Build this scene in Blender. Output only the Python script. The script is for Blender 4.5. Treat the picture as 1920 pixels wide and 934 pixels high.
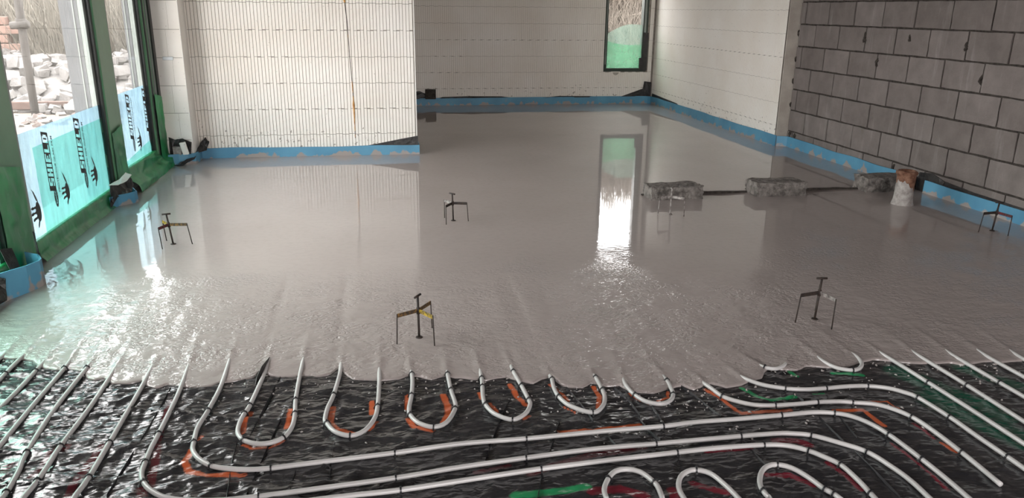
import bpy, bmesh, math, random
import numpy as np
from mathutils import Matrix, Vector
random.seed(7); RNG = np.random.RandomState(11)
S = bpy.context.scene
COL = S.collection
for o in list(bpy.data.objects): bpy.data.objects.remove(o)

# ------------------------------------------------------------------ camera
F, YAW, PITCH, ROLL, CH = 1444.7, 0.17555, 0.30154, -0.01091, 1.4
def cam_axes():
    a = np.array([math.sin(YAW)*math.cos(PITCH), math.cos(YAW)*math.cos(PITCH), -math.sin(PITCH)])
    r = np.array([math.cos(YAW), -math.sin(YAW), 0.0]); d = -np.cross(r, a)
    return (math.cos(ROLL)*r+math.sin(ROLL)*d, -math.sin(ROLL)*r+math.cos(ROLL)*d, a)
CR, CD, CA = cam_axes()
cam_data = bpy.data.cameras.new('camera'); cam = bpy.data.objects.new('camera', cam_data); COL.objects.link(cam)
cam_data.sensor_width = 36; cam_data.lens = F/1920*36; cam_data.clip_start = 0.05; cam_data.clip_end = 300
M3 = Matrix(((CR[0], -CD[0], -CA[0], 0), (CR[1], -CD[1], -CA[1], 0), (CR[2], -CD[2], -CA[2], CH), (0, 0, 0, 1)))
cam.matrix_world = M3
S.camera = cam
# ------------------------------------------------------------------ sky: even, overcast
W = bpy.data.worlds.new('overcast_sky'); S.world = W; W.use_nodes = True
W.node_tree.nodes['Background'].inputs[0].default_value = (1.0, 0.957, 0.955, 1)
W.node_tree.nodes['Background'].inputs[1].default_value = 11.0
YR_ = -2.6
# daylight portals: they give no light, they only help the renderer find the sky through the glass
def portal(name, loc, rot, sx, sy):
    L = bpy.data.lights.new(name, 'AREA'); L.shape = 'RECTANGLE'; L.size = sx; L.size_y = sy; L.cycles.is_portal = True
    o = bpy.data.objects.new(name, L); COL.objects.link(o); o.location = loc; o.rotation_euler = rot
portal('daylight_portal', (-2.0, 5.08, 1.25), (0, -math.pi/2, 0), 2.3, 4.4)
portal('daylight_portal', (1.375, YR_-.1, 1.12), (math.pi/2, 0, 0), 2.75, 2.36)  # at the opening added behind the camera for light
portal('daylight_portal', (3.84, 11.9, 1.5), (-math.pi/2, 0, 0), 0.68, 2.0)
S.view_settings.view_transform = 'Standard'; S.view_settings.look = 'None'
S.view_settings.exposure = 0.42; S.view_settings.gamma = 1.0; S.view_settings.use_curve_mapping = False

# ------------------------------------------------------------------ pixel -> world (photo is 1920x934)
def ray(x, y): return (x-960)*CR + (y-467)*CD + F*CA
def at(x, y, z):
    v = ray(x, y); return np.array([0, 0, CH]) + v*((z-CH)/v[2])
def on_x(x, y, X):
    v = ray(x, y); return np.array([0, 0, CH]) + v*(X/v[0])

# ------------------------------------------------------------------ materials
MATS = {}
def mat(name): 
    m = bpy.data.materials.new(name); m.use_nodes = True; MATS[name] = m
    return m, m.node_tree, m.node_tree.nodes['Principled BSDF']
def N(nt, t, **k):
    n = nt.nodes.new(t)
    for a, b in k.items(): setattr(n, a, b)
    return n
def coords(nt, scale=(1, 1, 1)):
    tc = N(nt, 'ShaderNodeNewGeometry'); mp = N(nt, 'ShaderNodeMapping'); mp.inputs['Scale'].default_value = scale
    nt.links.new(tc.outputs['Position'], mp.inputs[0]); return mp.outputs[0]
def noise(nt, vec, scale, detail=4, rough=.55):
    n = N(nt, 'ShaderNodeTexNoise'); n.inputs['Scale'].default_value = scale; n.inputs['Detail'].default_value = detail; n.inputs['Roughness'].default_value = rough
    if vec is not None: nt.links.new(vec, n.inputs['Vector'])
    return n.outputs['Fac']
def ramp(nt, fac, stops):
    r = N(nt, 'ShaderNodeValToRGB'); e = r.color_ramp.elements
    while len(e) < len(stops): e.new(.5)
    for i, (p, c) in enumerate(stops):
        e[i].position = p; e[i].color = (*c, 1) if len(c) == 3 else c
    nt.links.new(fac, r.inputs[0]); return r.outputs[0]
def mixc(nt, fac, a, b, mode='MIX'):
    m = N(nt, 'ShaderNodeMix', data_type='RGBA', blend_type=mode)
    for i, v in ((0, fac), (6, a), (7, b)):
        if hasattr(v, 'links') or hasattr(v, 'is_linked'): nt.links.new(v, m.inputs[i])
        elif i == 0: m.inputs[0].default_value = v
        else: m.inputs[i].default_value = (*v, 1)
    return m.outputs[2]
def math_n(nt, op, a, b=None):
    m = N(nt, 'ShaderNodeMath', operation=op)
    for i, v in ((0, a), (1, b)):
        if v is None: continue
        if hasattr(v, 'is_linked'): nt.links.new(v, m.inputs[i])
        else: m.inputs[i].default_value = v
    return m.outputs[0]
def bump(nt, height, strength=.3, dist=.01, normal=None):
    b = N(nt, 'ShaderNodeBump'); b.inputs['Strength'].default_value = strength if not hasattr(strength, 'is_linked') else 1
    if hasattr(strength, 'is_linked'): nt.links.new(strength, b.inputs['Strength'])
    b.inputs['Distance'].default_value = dist; nt.links.new(height, b.inputs['Height'])
    if normal is not None: nt.links.new(normal, b.inputs['Normal'])
    return b.outputs[0]
def simple(name, c1, c2=None, scale=8, rough=.6, bstr=0, bscale=60, bdist=.004, metal=0, spec=.5, vec=(1, 1, 1)):
    m, nt, p = mat(name); p.inputs['Roughness'].default_value = rough; p.inputs['Metallic'].default_value = metal
    p.inputs['Specular IOR Level'].default_value = spec
    v = coords(nt, vec)
    if c2 is None: p.inputs['Base Color'].default_value = (*c1, 1)
    else: nt.links.new(ramp(nt, noise(nt, v, scale), [(.35, c1), (.65, c2)]), p.inputs['Base Color'])
    if bstr: nt.links.new(bump(nt, noise(nt, v, bscale), bstr, bdist), p.inputs['Normal'])
    return m
def srgb(r, g, b): return tuple(((c/255)/12.92 if c/255 < .04045 else ((c/255+.055)/1.055)**2.4) for c in (r, g, b))

# white insulation block (foam), a little stained
m, nt, p = mat('white_foam'); v = coords(nt)
c = ramp(nt, noise(nt, v, 1.6, 5), [(.3, (.82, .765, .69)), (.7, (.895, .862, .81))])
st = ramp(nt, noise(nt, coords(nt, (6, 6, .7)), 1.2, 6, .7), [(.62, (0, 0, 0)), (.80, (1, 1, 1))])
c = mixc(nt, math_n(nt, 'MULTIPLY', st, .35), c, (.52, .42, .30))
sp = ramp(nt, noise(nt, v, 45, 2), [(.70, (0, 0, 0)), (.74, (1, 1, 1))])
c = mixc(nt, math_n(nt, 'MULTIPLY', sp, .5), c, (.40, .36, .32))
# screed splashes low on the wall
sep = N(nt, 'ShaderNodeSeparateXYZ'); nt.links.new(v, sep.inputs[0])
low = N(nt, 'ShaderNodeMapRange'); low.inputs[1].default_value = .55; low.inputs[2].default_value = .05; low.clamp = True
nt.links.new(sep.outputs[2], low.inputs[0])
sk = math_n(nt, 'ADD', noise(nt, v, 26, 3), math_n(nt, 'MULTIPLY', low.outputs[0], .22))
sk = math_n(nt, 'ADD', sk, math_n(nt, 'MULTIPLY', noise(nt, v, 1.1, 2), .16))
c = mixc(nt, math_n(nt, 'MULTIPLY', ramp(nt, sk, [(.885, (0, 0, 0)), (.91, (1, 1, 1))]), .75), c, (.27, .23, .20))
nt.links.new(c, p.inputs['Base Color']); p.inputs['Roughness'].default_value = .75
nt.links.new(bump(nt, noise(nt, v, 120), .15, .003), p.inputs['Normal'])
simple('groove_shade_core', (.24, .21, .18), (.36, .32, .28), 20, .9)  # backing behind the blocks, darkened to paint dirt and shade into grooves and joints
simple('foam_plain', (.78, .75, .70), (.85, .83, .79), 3, .8, .2, 90)
# concrete blocks
m, nt, p = mat('concrete_block'); v = coords(nt)
oi = N(nt, 'ShaderNodeObjectInfo')
c = ramp(nt, noise(nt, v, 5, 6, .65), [(.3, (.148, .128, .119)), (.7, (.212, .185, .173))])
tone = ramp(nt, oi.outputs['Random'], [(0, (.88, .87, .86)), (1, (1.10, 1.10, 1.10))])
c = mixc(nt, 1.0, c, tone, 'MULTIPLY')
str_ = ramp(nt, noise(nt, coords(nt, (9, 9, 1.1)), 1.3, 5, .6), [(.58, (0, 0, 0)), (.78, (1, 1, 1))])
c = mixc(nt, math_n(nt, 'MULTIPLY', str_, .35), c, (.42, .40, .385))
wh = ramp(nt, noise(nt, v, 14, 4, .7), [(.72, (0, 0, 0)), (.76, (1, 1, 1))])
sepb = N(nt, 'ShaderNodeSeparateXYZ'); nt.links.new(v, sepb.inputs[0])
lowb = N(nt, 'ShaderNodeMapRange'); lowb.inputs[1].default_value = .9; lowb.inputs[2].default_value = .1; nt.links.new(sepb.outputs[2], lowb.inputs[0])
c = mixc(nt, math_n(nt, 'MULTIPLY', wh, math_n(nt, 'MULTIPLY', lowb.outputs[0], .7)), c, (.50, .47, .45))
drk = ramp(nt, noise(nt, coords(nt, (2.5, 2.5, 1)), 2.2, 5, .7), [(.64, (0, 0, 0)), (.72, (1, 1, 1))])
c = mixc(nt, math_n(nt, 'MULTIPLY', drk, .45), c, (.13, .115, .09))
nt.links.new(c, p.inputs['Base Color']); p.inputs['Roughness'].default_value = .9
nt.links.new(bump(nt, noise(nt, v, 70, 6, .7), .45, .006), p.inputs['Normal'])
simple('mortar', (.022, .017, .014), (.060, .050, .042), 30, .95, .6, 60, .01)
simple('rough_concrete', (.10, .088, .08), (.26, .235, .215), 22, .95, 1.0, 45, .02)
# blue foam edge strip, splashed with screed low down
m, nt, p = mat('blue_foam'); v = coords(nt)
c = ramp(nt, noise(nt, v, 3), [(.3, (.075, .24, .38)), (.7, (.115, .335, .49))])
sep = N(nt, 'ShaderNodeSeparateXYZ'); nt.links.new(v, sep.inputs[0])
low = N(nt, 'ShaderNodeMapRange'); low.inputs[1].default_value = .075; low.inputs[2].default_value = .0; nt.links.new(sep.outputs[2], low.inputs[0])
sk = math_n(nt, 'ADD', noise(nt, coords(nt, (1, 1, .8)), 9, 3, .5), math_n(nt, 'MULTIPLY', low.outputs[0], .27))
c = mixc(nt, ramp(nt, sk, [(.70, (0, 0, 0)), (.76, (1, 1, 1))]), c, (.33, .295, .275))
nt.links.new(c, p.inputs['Base Color']); p.inputs['Roughness'].default_value = .5
# wet screed
m, nt, p = mat('wet_screed'); v = coords(nt)
c = ramp(nt, noise(nt, v, .9, 4), [(.3, (.330, .287, .273)), (.7, (.380, .332, .317))])
c = mixc(nt, math_n(nt, 'MULTIPLY', ramp(nt, noise(nt, v, 26, 3), [(.45, (0, 0, 0)), (.75, (1, 1, 1))]), .18), c, (.20, .178, .166))
nt.links.new(c, p.inputs['Base Color']); p.inputs['Roughness'].default_value = .55
p.inputs['Coat Weight'].default_value = 1; p.inputs['Coat IOR'].default_value = 1.38; p.inputs['Specular IOR Level'].default_value = .25
sep = N(nt, 'ShaderNodeSeparateXYZ'); nt.links.new(v, sep.inputs[0])
near = N(nt, 'ShaderNodeMapRange'); near.interpolation_type = 'SMOOTHSTEP'
near.inputs[1].default_value = 5.3; near.inputs[2].default_value = 3.0
wob = math_n(nt, 'ADD', sep.outputs[1], math_n(nt, 'MULTIPLY', math_n(nt, 'SUBTRACT', noise(nt, v, .8, 2), .5), 2.2))
nt.links.new(wob, near.inputs[0])
near2 = N(nt, 'ShaderNodeMapRange'); near2.interpolation_type = 'SMOOTHSTEP'; near2.inputs[1].default_value = 4.5; near2.inputs[2].default_value = 3.4; nt.links.new(wob, near2.inputs[0])
rip = noise(nt, coords(nt, (.8, 1.9, 1)), 21, 2, .45)
b0 = bump(nt, rip, math_n(nt, 'ADD', math_n(nt, 'MULTIPLY', near.outputs[0], .13), .002), .008)
patch = ramp(nt, noise(nt, v, 5.5, 3, .6), [(.34, (.12, .12, .12)), (.62, (1, 1, 1))])
pitn = math_n(nt, 'ADD', noise(nt, coords(nt, (1, 1.5, 1)), 46, 2, .55), math_n(nt, 'MULTIPLY', math_n(nt, 'SUBTRACT', patch, .5), .10))
pit = ramp(nt, pitn, [(.47, (1, 1, 1)), (.60, (.45, .45, .45)), (.66, (0, 0, 0))])
b1 = bump(nt, pit, math_n(nt, 'MULTIPLY', math_n(nt, 'MULTIPLY', near2.outputs[0], patch), .55), .006, b0)
b2 = bump(nt, noise(nt, v, 3.0, 2), .03, .02, b1)
nt.links.new(b2, p.inputs['Normal']); nt.links.new(b2, p.inputs['Coat Normal'])
cr = math_n(nt, 'ADD', math_n(nt, 'MULTIPLY', near.outputs[0], .05), .025); nt.links.new(cr, p.inputs['Coat Roughness'])
simple('screed_crumb', (.30, .27, .255), (.40, .37, .35), 30, .4, .5, 120)
# dark membrane with sprayed paint (colour attribute 'paint', alpha = cover)
m, nt, p = mat('black_membrane'); v = coords(nt)
at_n = N(nt, 'ShaderNodeAttribute'); at_n.attribute_name = 'paint'
pr = ramp(nt, math_n(nt, 'ADD', at_n.outputs['Alpha'], math_n(nt, 'MULTIPLY', math_n(nt, 'SUBTRACT', noise(nt, v, 24, 6, .75), .5), 1.0)), [(.28, (0, 0, 0)), (.72, (1, 1, 1))])
dust = ramp(nt, noise(nt, v, 9, 5, .7), [(.35, (.018, .018, .021)), (.75, (.045, .044, .047))])
c = mixc(nt, math_n(nt, 'MULTIPLY', pr, .88), dust, at_n.outputs['Color'])
nt.links.new(c, p.inputs['Base Color'])
rg = N(nt, 'ShaderNodeMapRange'); rg.inputs[3].default_value = .12; rg.inputs[4].default_value = .28; nt.links.new(noise(nt, v, 12, 4), rg.inputs[0])
nt.links.new(rg.outputs[0], p.inputs['Roughness']); p.inputs['Specular IOR Level'].default_value = .8
b1 = bump(nt, math_n(nt, 'ABSOLUTE', math_n(nt, 'SUBTRACT', noise(nt, coords(nt, (6, 12, 8)), 1.0, 3, .5), .5)), .75, .036)
b2 = bump(nt, noise(nt, v, 90, 3), .12, .003, b1)
nt.links.new(b2, p.inputs['Normal'])
simple('white_pipe', (.50, .485, .475), (.585, .57, .56), 6, .30)
simple('black_plastic', (.010, .010, .012), (.022, .022, .024), 20, .4)
simple('black_sheet', (.012, .011, .012), (.035, .032, .030), 14, .45, .8, 30, .01)
simple('dark_steel', (.010, .007, .006), (.034, .020, .014), 60, .65, .4, 150)
simple('screedy_steel', (.06, .045, .04), (.36, .33, .31), 45, .6, .4, 150)
m, nt, p = mat('yellow_tape'); v = coords(nt)
c = ramp(nt, noise(nt, v, 70, 4, .7), [(.40, (.50, .33, .02)), (.62, (.045, .03, .02))]); nt.links.new(c, p.inputs['Base Color']); p.inputs['Roughness'].default_value = .5
m, nt, p = mat('brown_tape'); v = coords(nt)
c = ramp(nt, noise(nt, v, 70, 4, .7), [(.42, (.03, .02, .015)), (.66, (.24, .13, .03))]); nt.links.new(c, p.inputs['Base Color']); p.inputs['Roughness'].default_value = .55
m, nt, p = mat('red_tape'); v = coords(nt)
c = ramp(nt, noise(nt, v, 60, 4, .7), [(.45, (.02, .012, .012)), (.62, (.16, .012, .02))]); nt.links.new(c, p.inputs['Base Color']); p.inputs['Roughness'].default_value = .55
simple('rusty_clay', (.11, .045, .025), (.26, .14, .09), 25, .9, .8, 60, .01)
simple('cement_coat', (.24, .215, .20), (.40, .37, .35), 30, .8, .6, 70, .006)
simple('orange_foam', (.42, .20, .06), (.62, .36, .13), 30, .8, .8, 60, .008)
simple('green_frame', (.085, .225, .115), (.115, .28, .15), 3, .35)
simple('grey_frame', (.20, .23, .21), (.26, .29, .27), 4, .4)
simple('dark_trim', (.008, .012, .010), (.018, .022, .020), 10, .4)
simple('pale_reveal', (.085, .092, .098), (.115, .122, .13), 5, .7, .3, 60)
simple('black_frame', (.010, .022, .014), (.02, .035, .025), 8, .35)
simple('ceiling_bounce', (.86, .84, .81), (.90, .885, .86), 2, .9)  # white, added over the far end to bounce light
simple('ceiling_dim', (.22, .195, .175), (.28, .25, .225), 2, .9)  # dark tone picked to limit bounce light over the front
simple('beige_edge', (.36, .32, .28), (.46, .42, .37), 6, .85, .3, 50)
simple('print_black', (.010, .012, .012), None, 1, .5)
simple('metal_label', (.42, .44, .45), (.52, .54, .55), 20, .4, metal=.4)
# glass: clear pane with a reflecting surface
m = bpy.data.materials.new('window_glass'); m.use_nodes = True; nt = m.node_tree; nt.nodes.clear(); MATS['window_glass'] = m
o = N(nt, 'ShaderNodeOutputMaterial'); mx = N(nt, 'ShaderNodeMixShader'); tr = N(nt, 'ShaderNodeBsdfTransparent'); gl = N(nt, 'ShaderNodeBsdfGlossy'); fr = N(nt, 'ShaderNodeLayerWeight')
schl = math_n(nt, 'ADD', math_n(nt, 'MULTIPLY', math_n(nt, 'POWER', fr.outputs['Facing'], 5.0), .9), .04); fr.inputs[0].default_value = .5; gl.inputs['Roughness'].default_value = .01; tr.inputs[0].default_value = (.975, .985, .98, 1)
nt.links.new(schl, mx.inputs[0]); nt.links.new(tr.outputs[0], mx.inputs[1]); nt.links.new(gl.outputs[0], mx.inputs[2]); nt.links.new(mx.outputs[0], o.inputs[0])
def film(name, col, tcol, through, gloss=.06, wr=18):
    m = bpy.data.materials.new(name); m.use_nodes = True; nt = m.node_tree; nt.nodes.clear(); MATS[name] = m
    o = N(nt, 'ShaderNodeOutputMaterial'); v = coords(nt)
    b = bump(nt, noise(nt, coords(nt, (1, 1.2, .8)), wr, 5, .65), .6, .02)
    tl = N(nt, 'ShaderNodeBsdfTranslucent'); df = N(nt, 'ShaderNodeBsdfDiffuse'); tr = N(nt, 'ShaderNodeBsdfTransparent'); gl = N(nt, 'ShaderNodeBsdfGlossy')
    tone = ramp(nt, noise(nt, coords(nt, (1, 2.4, .7)), wr*.5, 5, .6), [(.3, tuple(c*.74 for c in col)), (.7, tuple(c*1.08 for c in col))])
    nt.links.new(tone, tl.inputs[0]); nt.links.new(tone, df.inputs[0]); tr.inputs[0].default_value = (*tcol, 1)
    gl.inputs['Roughness'].default_value = .18
    for n_ in (tl, df, gl): nt.links.new(b, n_.inputs['Normal'])
    m1 = N(nt, 'ShaderNodeMixShader'); m1.inputs[0].default_value = .35; nt.links.new(tl.outputs[0], m1.inputs[1]); nt.links.new(df.outputs[0], m1.inputs[2])
    m2 = N(nt, 'ShaderNodeMixShader'); m2.inputs[0].default_value = through; nt.links.new(m1.outputs[0], m2.inputs[1]); nt.links.new(tr.outputs[0], m2.inputs[2])
    m3 = N(nt, 'ShaderNodeMixShader'); m3.inputs[0].default_value = gloss; nt.links.new(m2.outputs[0], m3.inputs[1]); nt.links.new(gl.outputs[0], m3.inputs[2])
    nt.links.new(m3.outputs[0], o.inputs[0])
film('blue_film', (.17, .27, .33), (.66, .90, 1.0), .30)
film('green_film', (.13, .42, .32), (.58, .97, .84), .66)
film('pale_green_film', (.26, .38, .32), (.85, .98, .90), .55)
film('strong_green_film', (.20, .52, .32), (.78, 1.0, .85), .5)
m, nt, p = mat('green_wrap'); v = coords(nt)
c = ramp(nt, noise(nt, v, 5, 2, .5), [(.3, (.010, .17, .055)), (.7, (.028, .32, .105))]); nt.links.new(c, p.inputs['Base Color']); p.inputs['Roughness'].default_value = .42
nt.links.new(bump(nt, noise(nt, coords(nt, (1, 1, .5)), 9, 2, .5), .6, .03), p.inputs['Normal']); p.inputs['Coat Weight'].default_value = .12; p.inputs['Coat Roughness'].default_value = .3
# outside
simple('outside_earth', (.10, .085, .07), (.15, .13, .11), 4, .95, .6, 20, .03)
simple('rubble_pale', (.105, .10, .096), (.165, .16, .154), 5, .9, .6, 30, .02)
simple('rubble_pink', (.11, .085, .075), (.15, .13, .12), 7, .9, .5, 30, .02)
simple('red_timber', (.065, .04, .032), (.09, .06, .05), 9, .9)
simple('twig_tan', (.07, .055, .042), (.16, .14, .115), 1.5, .9)
simple('twig_grey', (.075, .068, .055), (.15, .138, .115), 1.5, .9)
simple('brush_floor', (.02, .016, .012), (.04, .032, .025), 5, .95)
simple('bank_earth', (.05, .047, .037), (.085, .08, .065), 3, .95)
simple('pole_bark', (.030, .027, .024), (.05, .046, .042), 12, .9)
simple('outside_brick', (.12, .07, .055), (.15, .10, .08), 6, .9)

# ------------------------------------------------------------------ object helpers
def link(name, me, mtl=None, parent=None, smooth=False):
    o = bpy.data.objects.new(name, me); COL.objects.link(o)
    if mtl is not None and not me.materials: me.materials.append(MATS[mtl])
    if parent is not None: o.parent = parent
    if smooth: me.polygons.foreach_set('use_smooth', [True]*len(me.polygons))
    return o
def mesh(name, V, Fc):
    me = bpy.data.meshes.new(name); me.from_pydata([tuple(map(float, v)) for v in V], [], [tuple(f) for f in Fc]); me.update(); return me
def tag(o, label=None, cat=None, group=None, kind=None):
    for k, v_ in (('label', label), ('category', cat), ('group', group), ('kind', kind)):
        if v_: o[k] = v_
    return o
def empty(name, loc, rz=0):
    o = bpy.data.objects.new(name, None); COL.objects.link(o); o.location = loc; o.rotation_euler[2] = rz; o.empty_display_size = .05; return o
def box_me(name, lo, hi, bevel=0, jit=0):
    bm = bmesh.new(); bmesh.ops.create_cube(bm, size=1)
    for v_ in bm.verts: v_.co = Vector([lo[i] if v_.co[i] < 0 else hi[i] for i in range(3)])
    if bevel: bmesh.ops.bevel(bm, geom=bm.edges[:], offset=bevel, segments=1, affect='EDGES')
    if jit:
        for v_ in bm.verts: v_.co += Vector([random.uniform(-jit, jit) for _ in range(3)])
    me = bpy.data.meshes.new(name); bm.to_mesh(me); bm.free(); return me
def box(name, lo, hi, mtl, parent=None, bevel=0, jit=0): return link(name, box_me(name, lo, hi, bevel, jit), mtl, parent)
def shift(o, p):                     # a world-space mesh under a moved, unrotated parent
    o.parent = p; o.matrix_parent_inverse = Matrix.Translation(-Vector(p.location)); return o
def tube(name, path, r, mtl, parent=None, seg=10, caps=True, radii=None):
    P = np.array(path, float); n = len(P); T = np.gradient(P, axis=0); T /= np.linalg.norm(T, axis=1)[:, None]+1e-12
    V = []; Fc = []
    up = np.array([0, 0, 1.]) if abs(T[0][2]) < .9 else np.array([1., 0, 0])
    for i in range(n):
        a = np.cross(T[i], up); a /= np.linalg.norm(a)+1e-12; b = np.cross(a, T[i])
        rr = r if radii is None else radii[i]
        for k in range(seg):
            t = 2*math.pi*k/seg; V.append(P[i]+rr*(math.cos(t)*a+math.sin(t)*b))
    for i in range(n-1):
        for k in range(seg):
            k2 = (k+1) % seg; Fc.append((i*seg+k, i*seg+k2, (i+1)*seg+k2, (i+1)*seg+k))
    if caps: Fc.append(tuple(range(seg))[::-1]); Fc.append(tuple((n-1)*seg+k for k in range(seg)))
    me = mesh(name, V, Fc)
    if mtl is None: return me
    return link(name, me, mtl, parent, True)
def catmull(P, step=.015):
    P = np.array(P, float); Q = np.vstack([2*P[0]-P[1], P, 2*P[-1]-P[-2]]); out = []
    for i in range(1, len(Q)-2):
        n = max(2, int(np.linalg.norm(Q[i+1]-Q[i])/step))
        for t in np.arange(n)/n:
            out.append(.5*((2*Q[i])+(Q[i+1]-Q[i-1])*t+(2*Q[i-1]-5*Q[i]+4*Q[i+1]-Q[i+2])*t*t+(-Q[i-1]+3*Q[i]-3*Q[i+1]+Q[i+2])*t**3))
    out.append(Q[-2]); return np.array(out)
_lat = RNG.rand(64, 64)
def vnoise(x, y, seed=0):
    x = x+seed*17.3; y = y+seed*9.7
    xi = np.floor(x).astype(int); yi = np.floor(y).astype(int); fx = x-xi; fy = y-yi
    fx = fx*fx*(3-2*fx); fy = fy*fy*(3-2*fy)
    g = lambda a, b: _lat[a % 64, b % 64]
    return (g(xi, yi)*(1-fx)+g(xi+1, yi)*fx)*(1-fy)+(g(xi, yi+1)*(1-fx)+g(xi+1, yi+1)*fx)*fy
def grid_me(name, X, Y, Z):          # 2-D arrays -> mesh
    r, c_ = X.shape; me = bpy.data.meshes.new(name)
    co = np.stack([X, Y, Z], -1).reshape(-1, 3).astype(np.float32)
    i = np.arange(r*c_).reshape(r, c_); f = np.stack([i[:-1, :-1], i[:-1, 1:], i[1:, 1:], i[1:, :-1]], -1).reshape(-1, 4)
    me.vertices.add(len(co)); me.vertices.foreach_set('co', co.ravel())
    me.loops.add(f.size); me.loops.foreach_set('vertex_index', f.ravel().astype(np.int32))
    me.polygons.add(len(f)); me.polygons.foreach_set('loop_start', np.arange(0, f.size, 4, dtype=np.int32)); me.polygons.foreach_set('loop_total', np.full(len(f), 4, dtype=np.int32))
    me.polygons.foreach_set('use_smooth', np.ones(len(f), bool)); me.update(); me.validate(); return me
def smooth(t): t = np.clip(t, 0, 1); return t*t*(3-2*t)

# ------------------------------------------------------------------ room measures
XL, XG, YN, XN, YB, XW, YW, XC, ZC = -1.92, -1.95, 7.75, 0.40, 11.8, 4.30, 7.80, 4.42, 2.62
ZF = -.05                           # membrane level; finished screed is z = 0
YR = -2.6                           # wall behind the camera
# ---- ribbed insulation blocks
RP = .031
ICF = {}
def icf_mesh(n, h, ph, soft=False):
    k = (n, round(h, 4), ph, soft); g0, g1, gd, gz = (.0003, .0016, .0040, .0014) if soft else (.0008, .0030, .012, .0022)
    if k in ICF: return ICF[k]
    V = []; Fc = []
    for i in range(n):
        off = .005 if ((i+ph)//2) % 2 else 0
        z0 = off+gz ; z1 = h+off-gz; x0 = i*RP; x1 = x0+RP; b = len(V)
        for z in (z0, z1):
            for x, y in ((x0+g0, gd), (x0+g1, 0), (x1-g1, 0), (x1-g0, gd)): V.append((x, y, z))
        Fc += [(b, b+1, b+5, b+4), (b+1, b+2, b+6, b+5), (b+2, b+3, b+7, b+6), (b+4, b+5, b+6, b+7), (b+3, b+2, b+1, b)]
    me = mesh('insulation_block', V, Fc); me.materials.append(MATS['white_foam']); ICF[k] = me; return me
def icf_wall(parent, origin, rz, length, courses, cut=None, blk=32, soft=False):
    """courses: list of (z0, z1); u runs along the wall from ORIGIN; CUT(u0, u1, z0, z1) -> list of spans left."""
    nr_all = int(length/RP)
    for ci, (z0, z1) in enumerate(courses):
        spans = [(0, nr_all)]
        if cut: spans = cut(z0, z1, nr_all)
        for a, b in spans:
            u = a; first = True
            while u < b:
                n = blk
                if first: n = (blk//2 if ci % 2 else blk) - (ci*5) % 7; first = False
                n = min(n, b-u)
                if b-u-n < 3: n = b-u
                o = link('insulation_block', icf_mesh(n, z1-z0, (u//2*2) % 4, soft), None, parent)
                dep = random.uniform(-.0012, .0012)
                o.matrix_world = Matrix.Translation(origin) @ Matrix.Rotation(rz, 4, 'Z') @ Matrix.Translation((u*RP, dep, z0))
                u += n
def struct(name, lo, hi, mtl, label, cat='wall'):
    return tag(box(name, lo, hi, mtl), label, cat, kind='structure')

# back wall with its tall narrow window
wb = struct('wall_back', (XN-.3, YB+.0135, -.1), (3.50, YB+.25, ZC), 'groove_shade_core', 'white ribbed insulation-block wall at the far end with tall narrow window')
box('wall_infill', (4.18, YB+.0135, -.1), (XW+.3, YB+.25, ZC), 'groove_shade_core', wb)
box('wall_infill', (3.50, YB+.0135, -.1), (4.18, YB+.25, .495), 'groove_shade_core', wb)
box('wall_infill', (3.50, YB+.0135, 2.45), (4.18, YB+.25, ZC), 'groove_shade_core', wb)
cb = [(.012, .246)]+[(.246+.2375*k, .246+.2375*(k+1)) for k in range(10)]
def cutb(z0, z1, n):
    if z0 < .45 or z0 > 2.40: return [(0, n)]
    return [(0, int((3.50-XN)/RP)), (int((4.185-XN)/RP)+1, n)]
icf_wall(wb, (XN, YB, 0), 0, XW-XN, cb, cutb, 32, True)
# wall standing forward on the left
wf = struct('wall_front', (-1.70, YN+.0135, -.1), (XN-.008, YN+.30, ZC), 'groove_shade_core', 'white ribbed insulation-block wall standing forward beside the window, foam seam down it')
box('wall_return', (XN-.26, YN+.30, -.1), (XN-.002, YB+.02, ZC), 'foam_plain', wf)
box('wall_end', (XN-.012, YN+.0005, -.05), (XN-.0005, YN+.30, ZC), 'foam_plain', wf)
cf = [(.21+.2455*k, .21+.2455*(k+1)) for k in range(10)]
icf_wall(wf, (-1.695, YN, 0), 0, XN+1.695, cf)
# lowest course: cut off at a slant on the right, dark damp-proof membrane under it
nr = int((XN+1.695)/RP); V = []; Fc = []
pieces = [(0, 30), (30, nr)]
for a, b in pieces:
    V = []; Fc = []
    for i in range(a, b):
        x0 = -1.695+i*RP; x1 = x0+RP
        zb = .03 if x0 < -.25 else .06+(x0+.25)/.65*.115
        off = .005 if (i//2) % 2 else 0
        b0 = len(V); z1 = .21+off-.0018
        for z in (zb, z1):
            for x, y in ((x0+.0008, .012), (x0+.0030, 0), (x1-.0030, 0), (x1-.0008, .012)): V.append((x, YN+y, z))
        Fc += [(b0, b0+1, b0+5, b0+4), (b0+1, b0+2, b0+6, b0+5), (b0+2, b0+3, b0+7, b0+6), (b0+4, b0+5, b0+6, b0+7), (b0+3, b0+2, b0+1, b0)]
    link('insulation_block', mesh('insulation_block', V, Fc), 'white_foam', wf)
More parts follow.
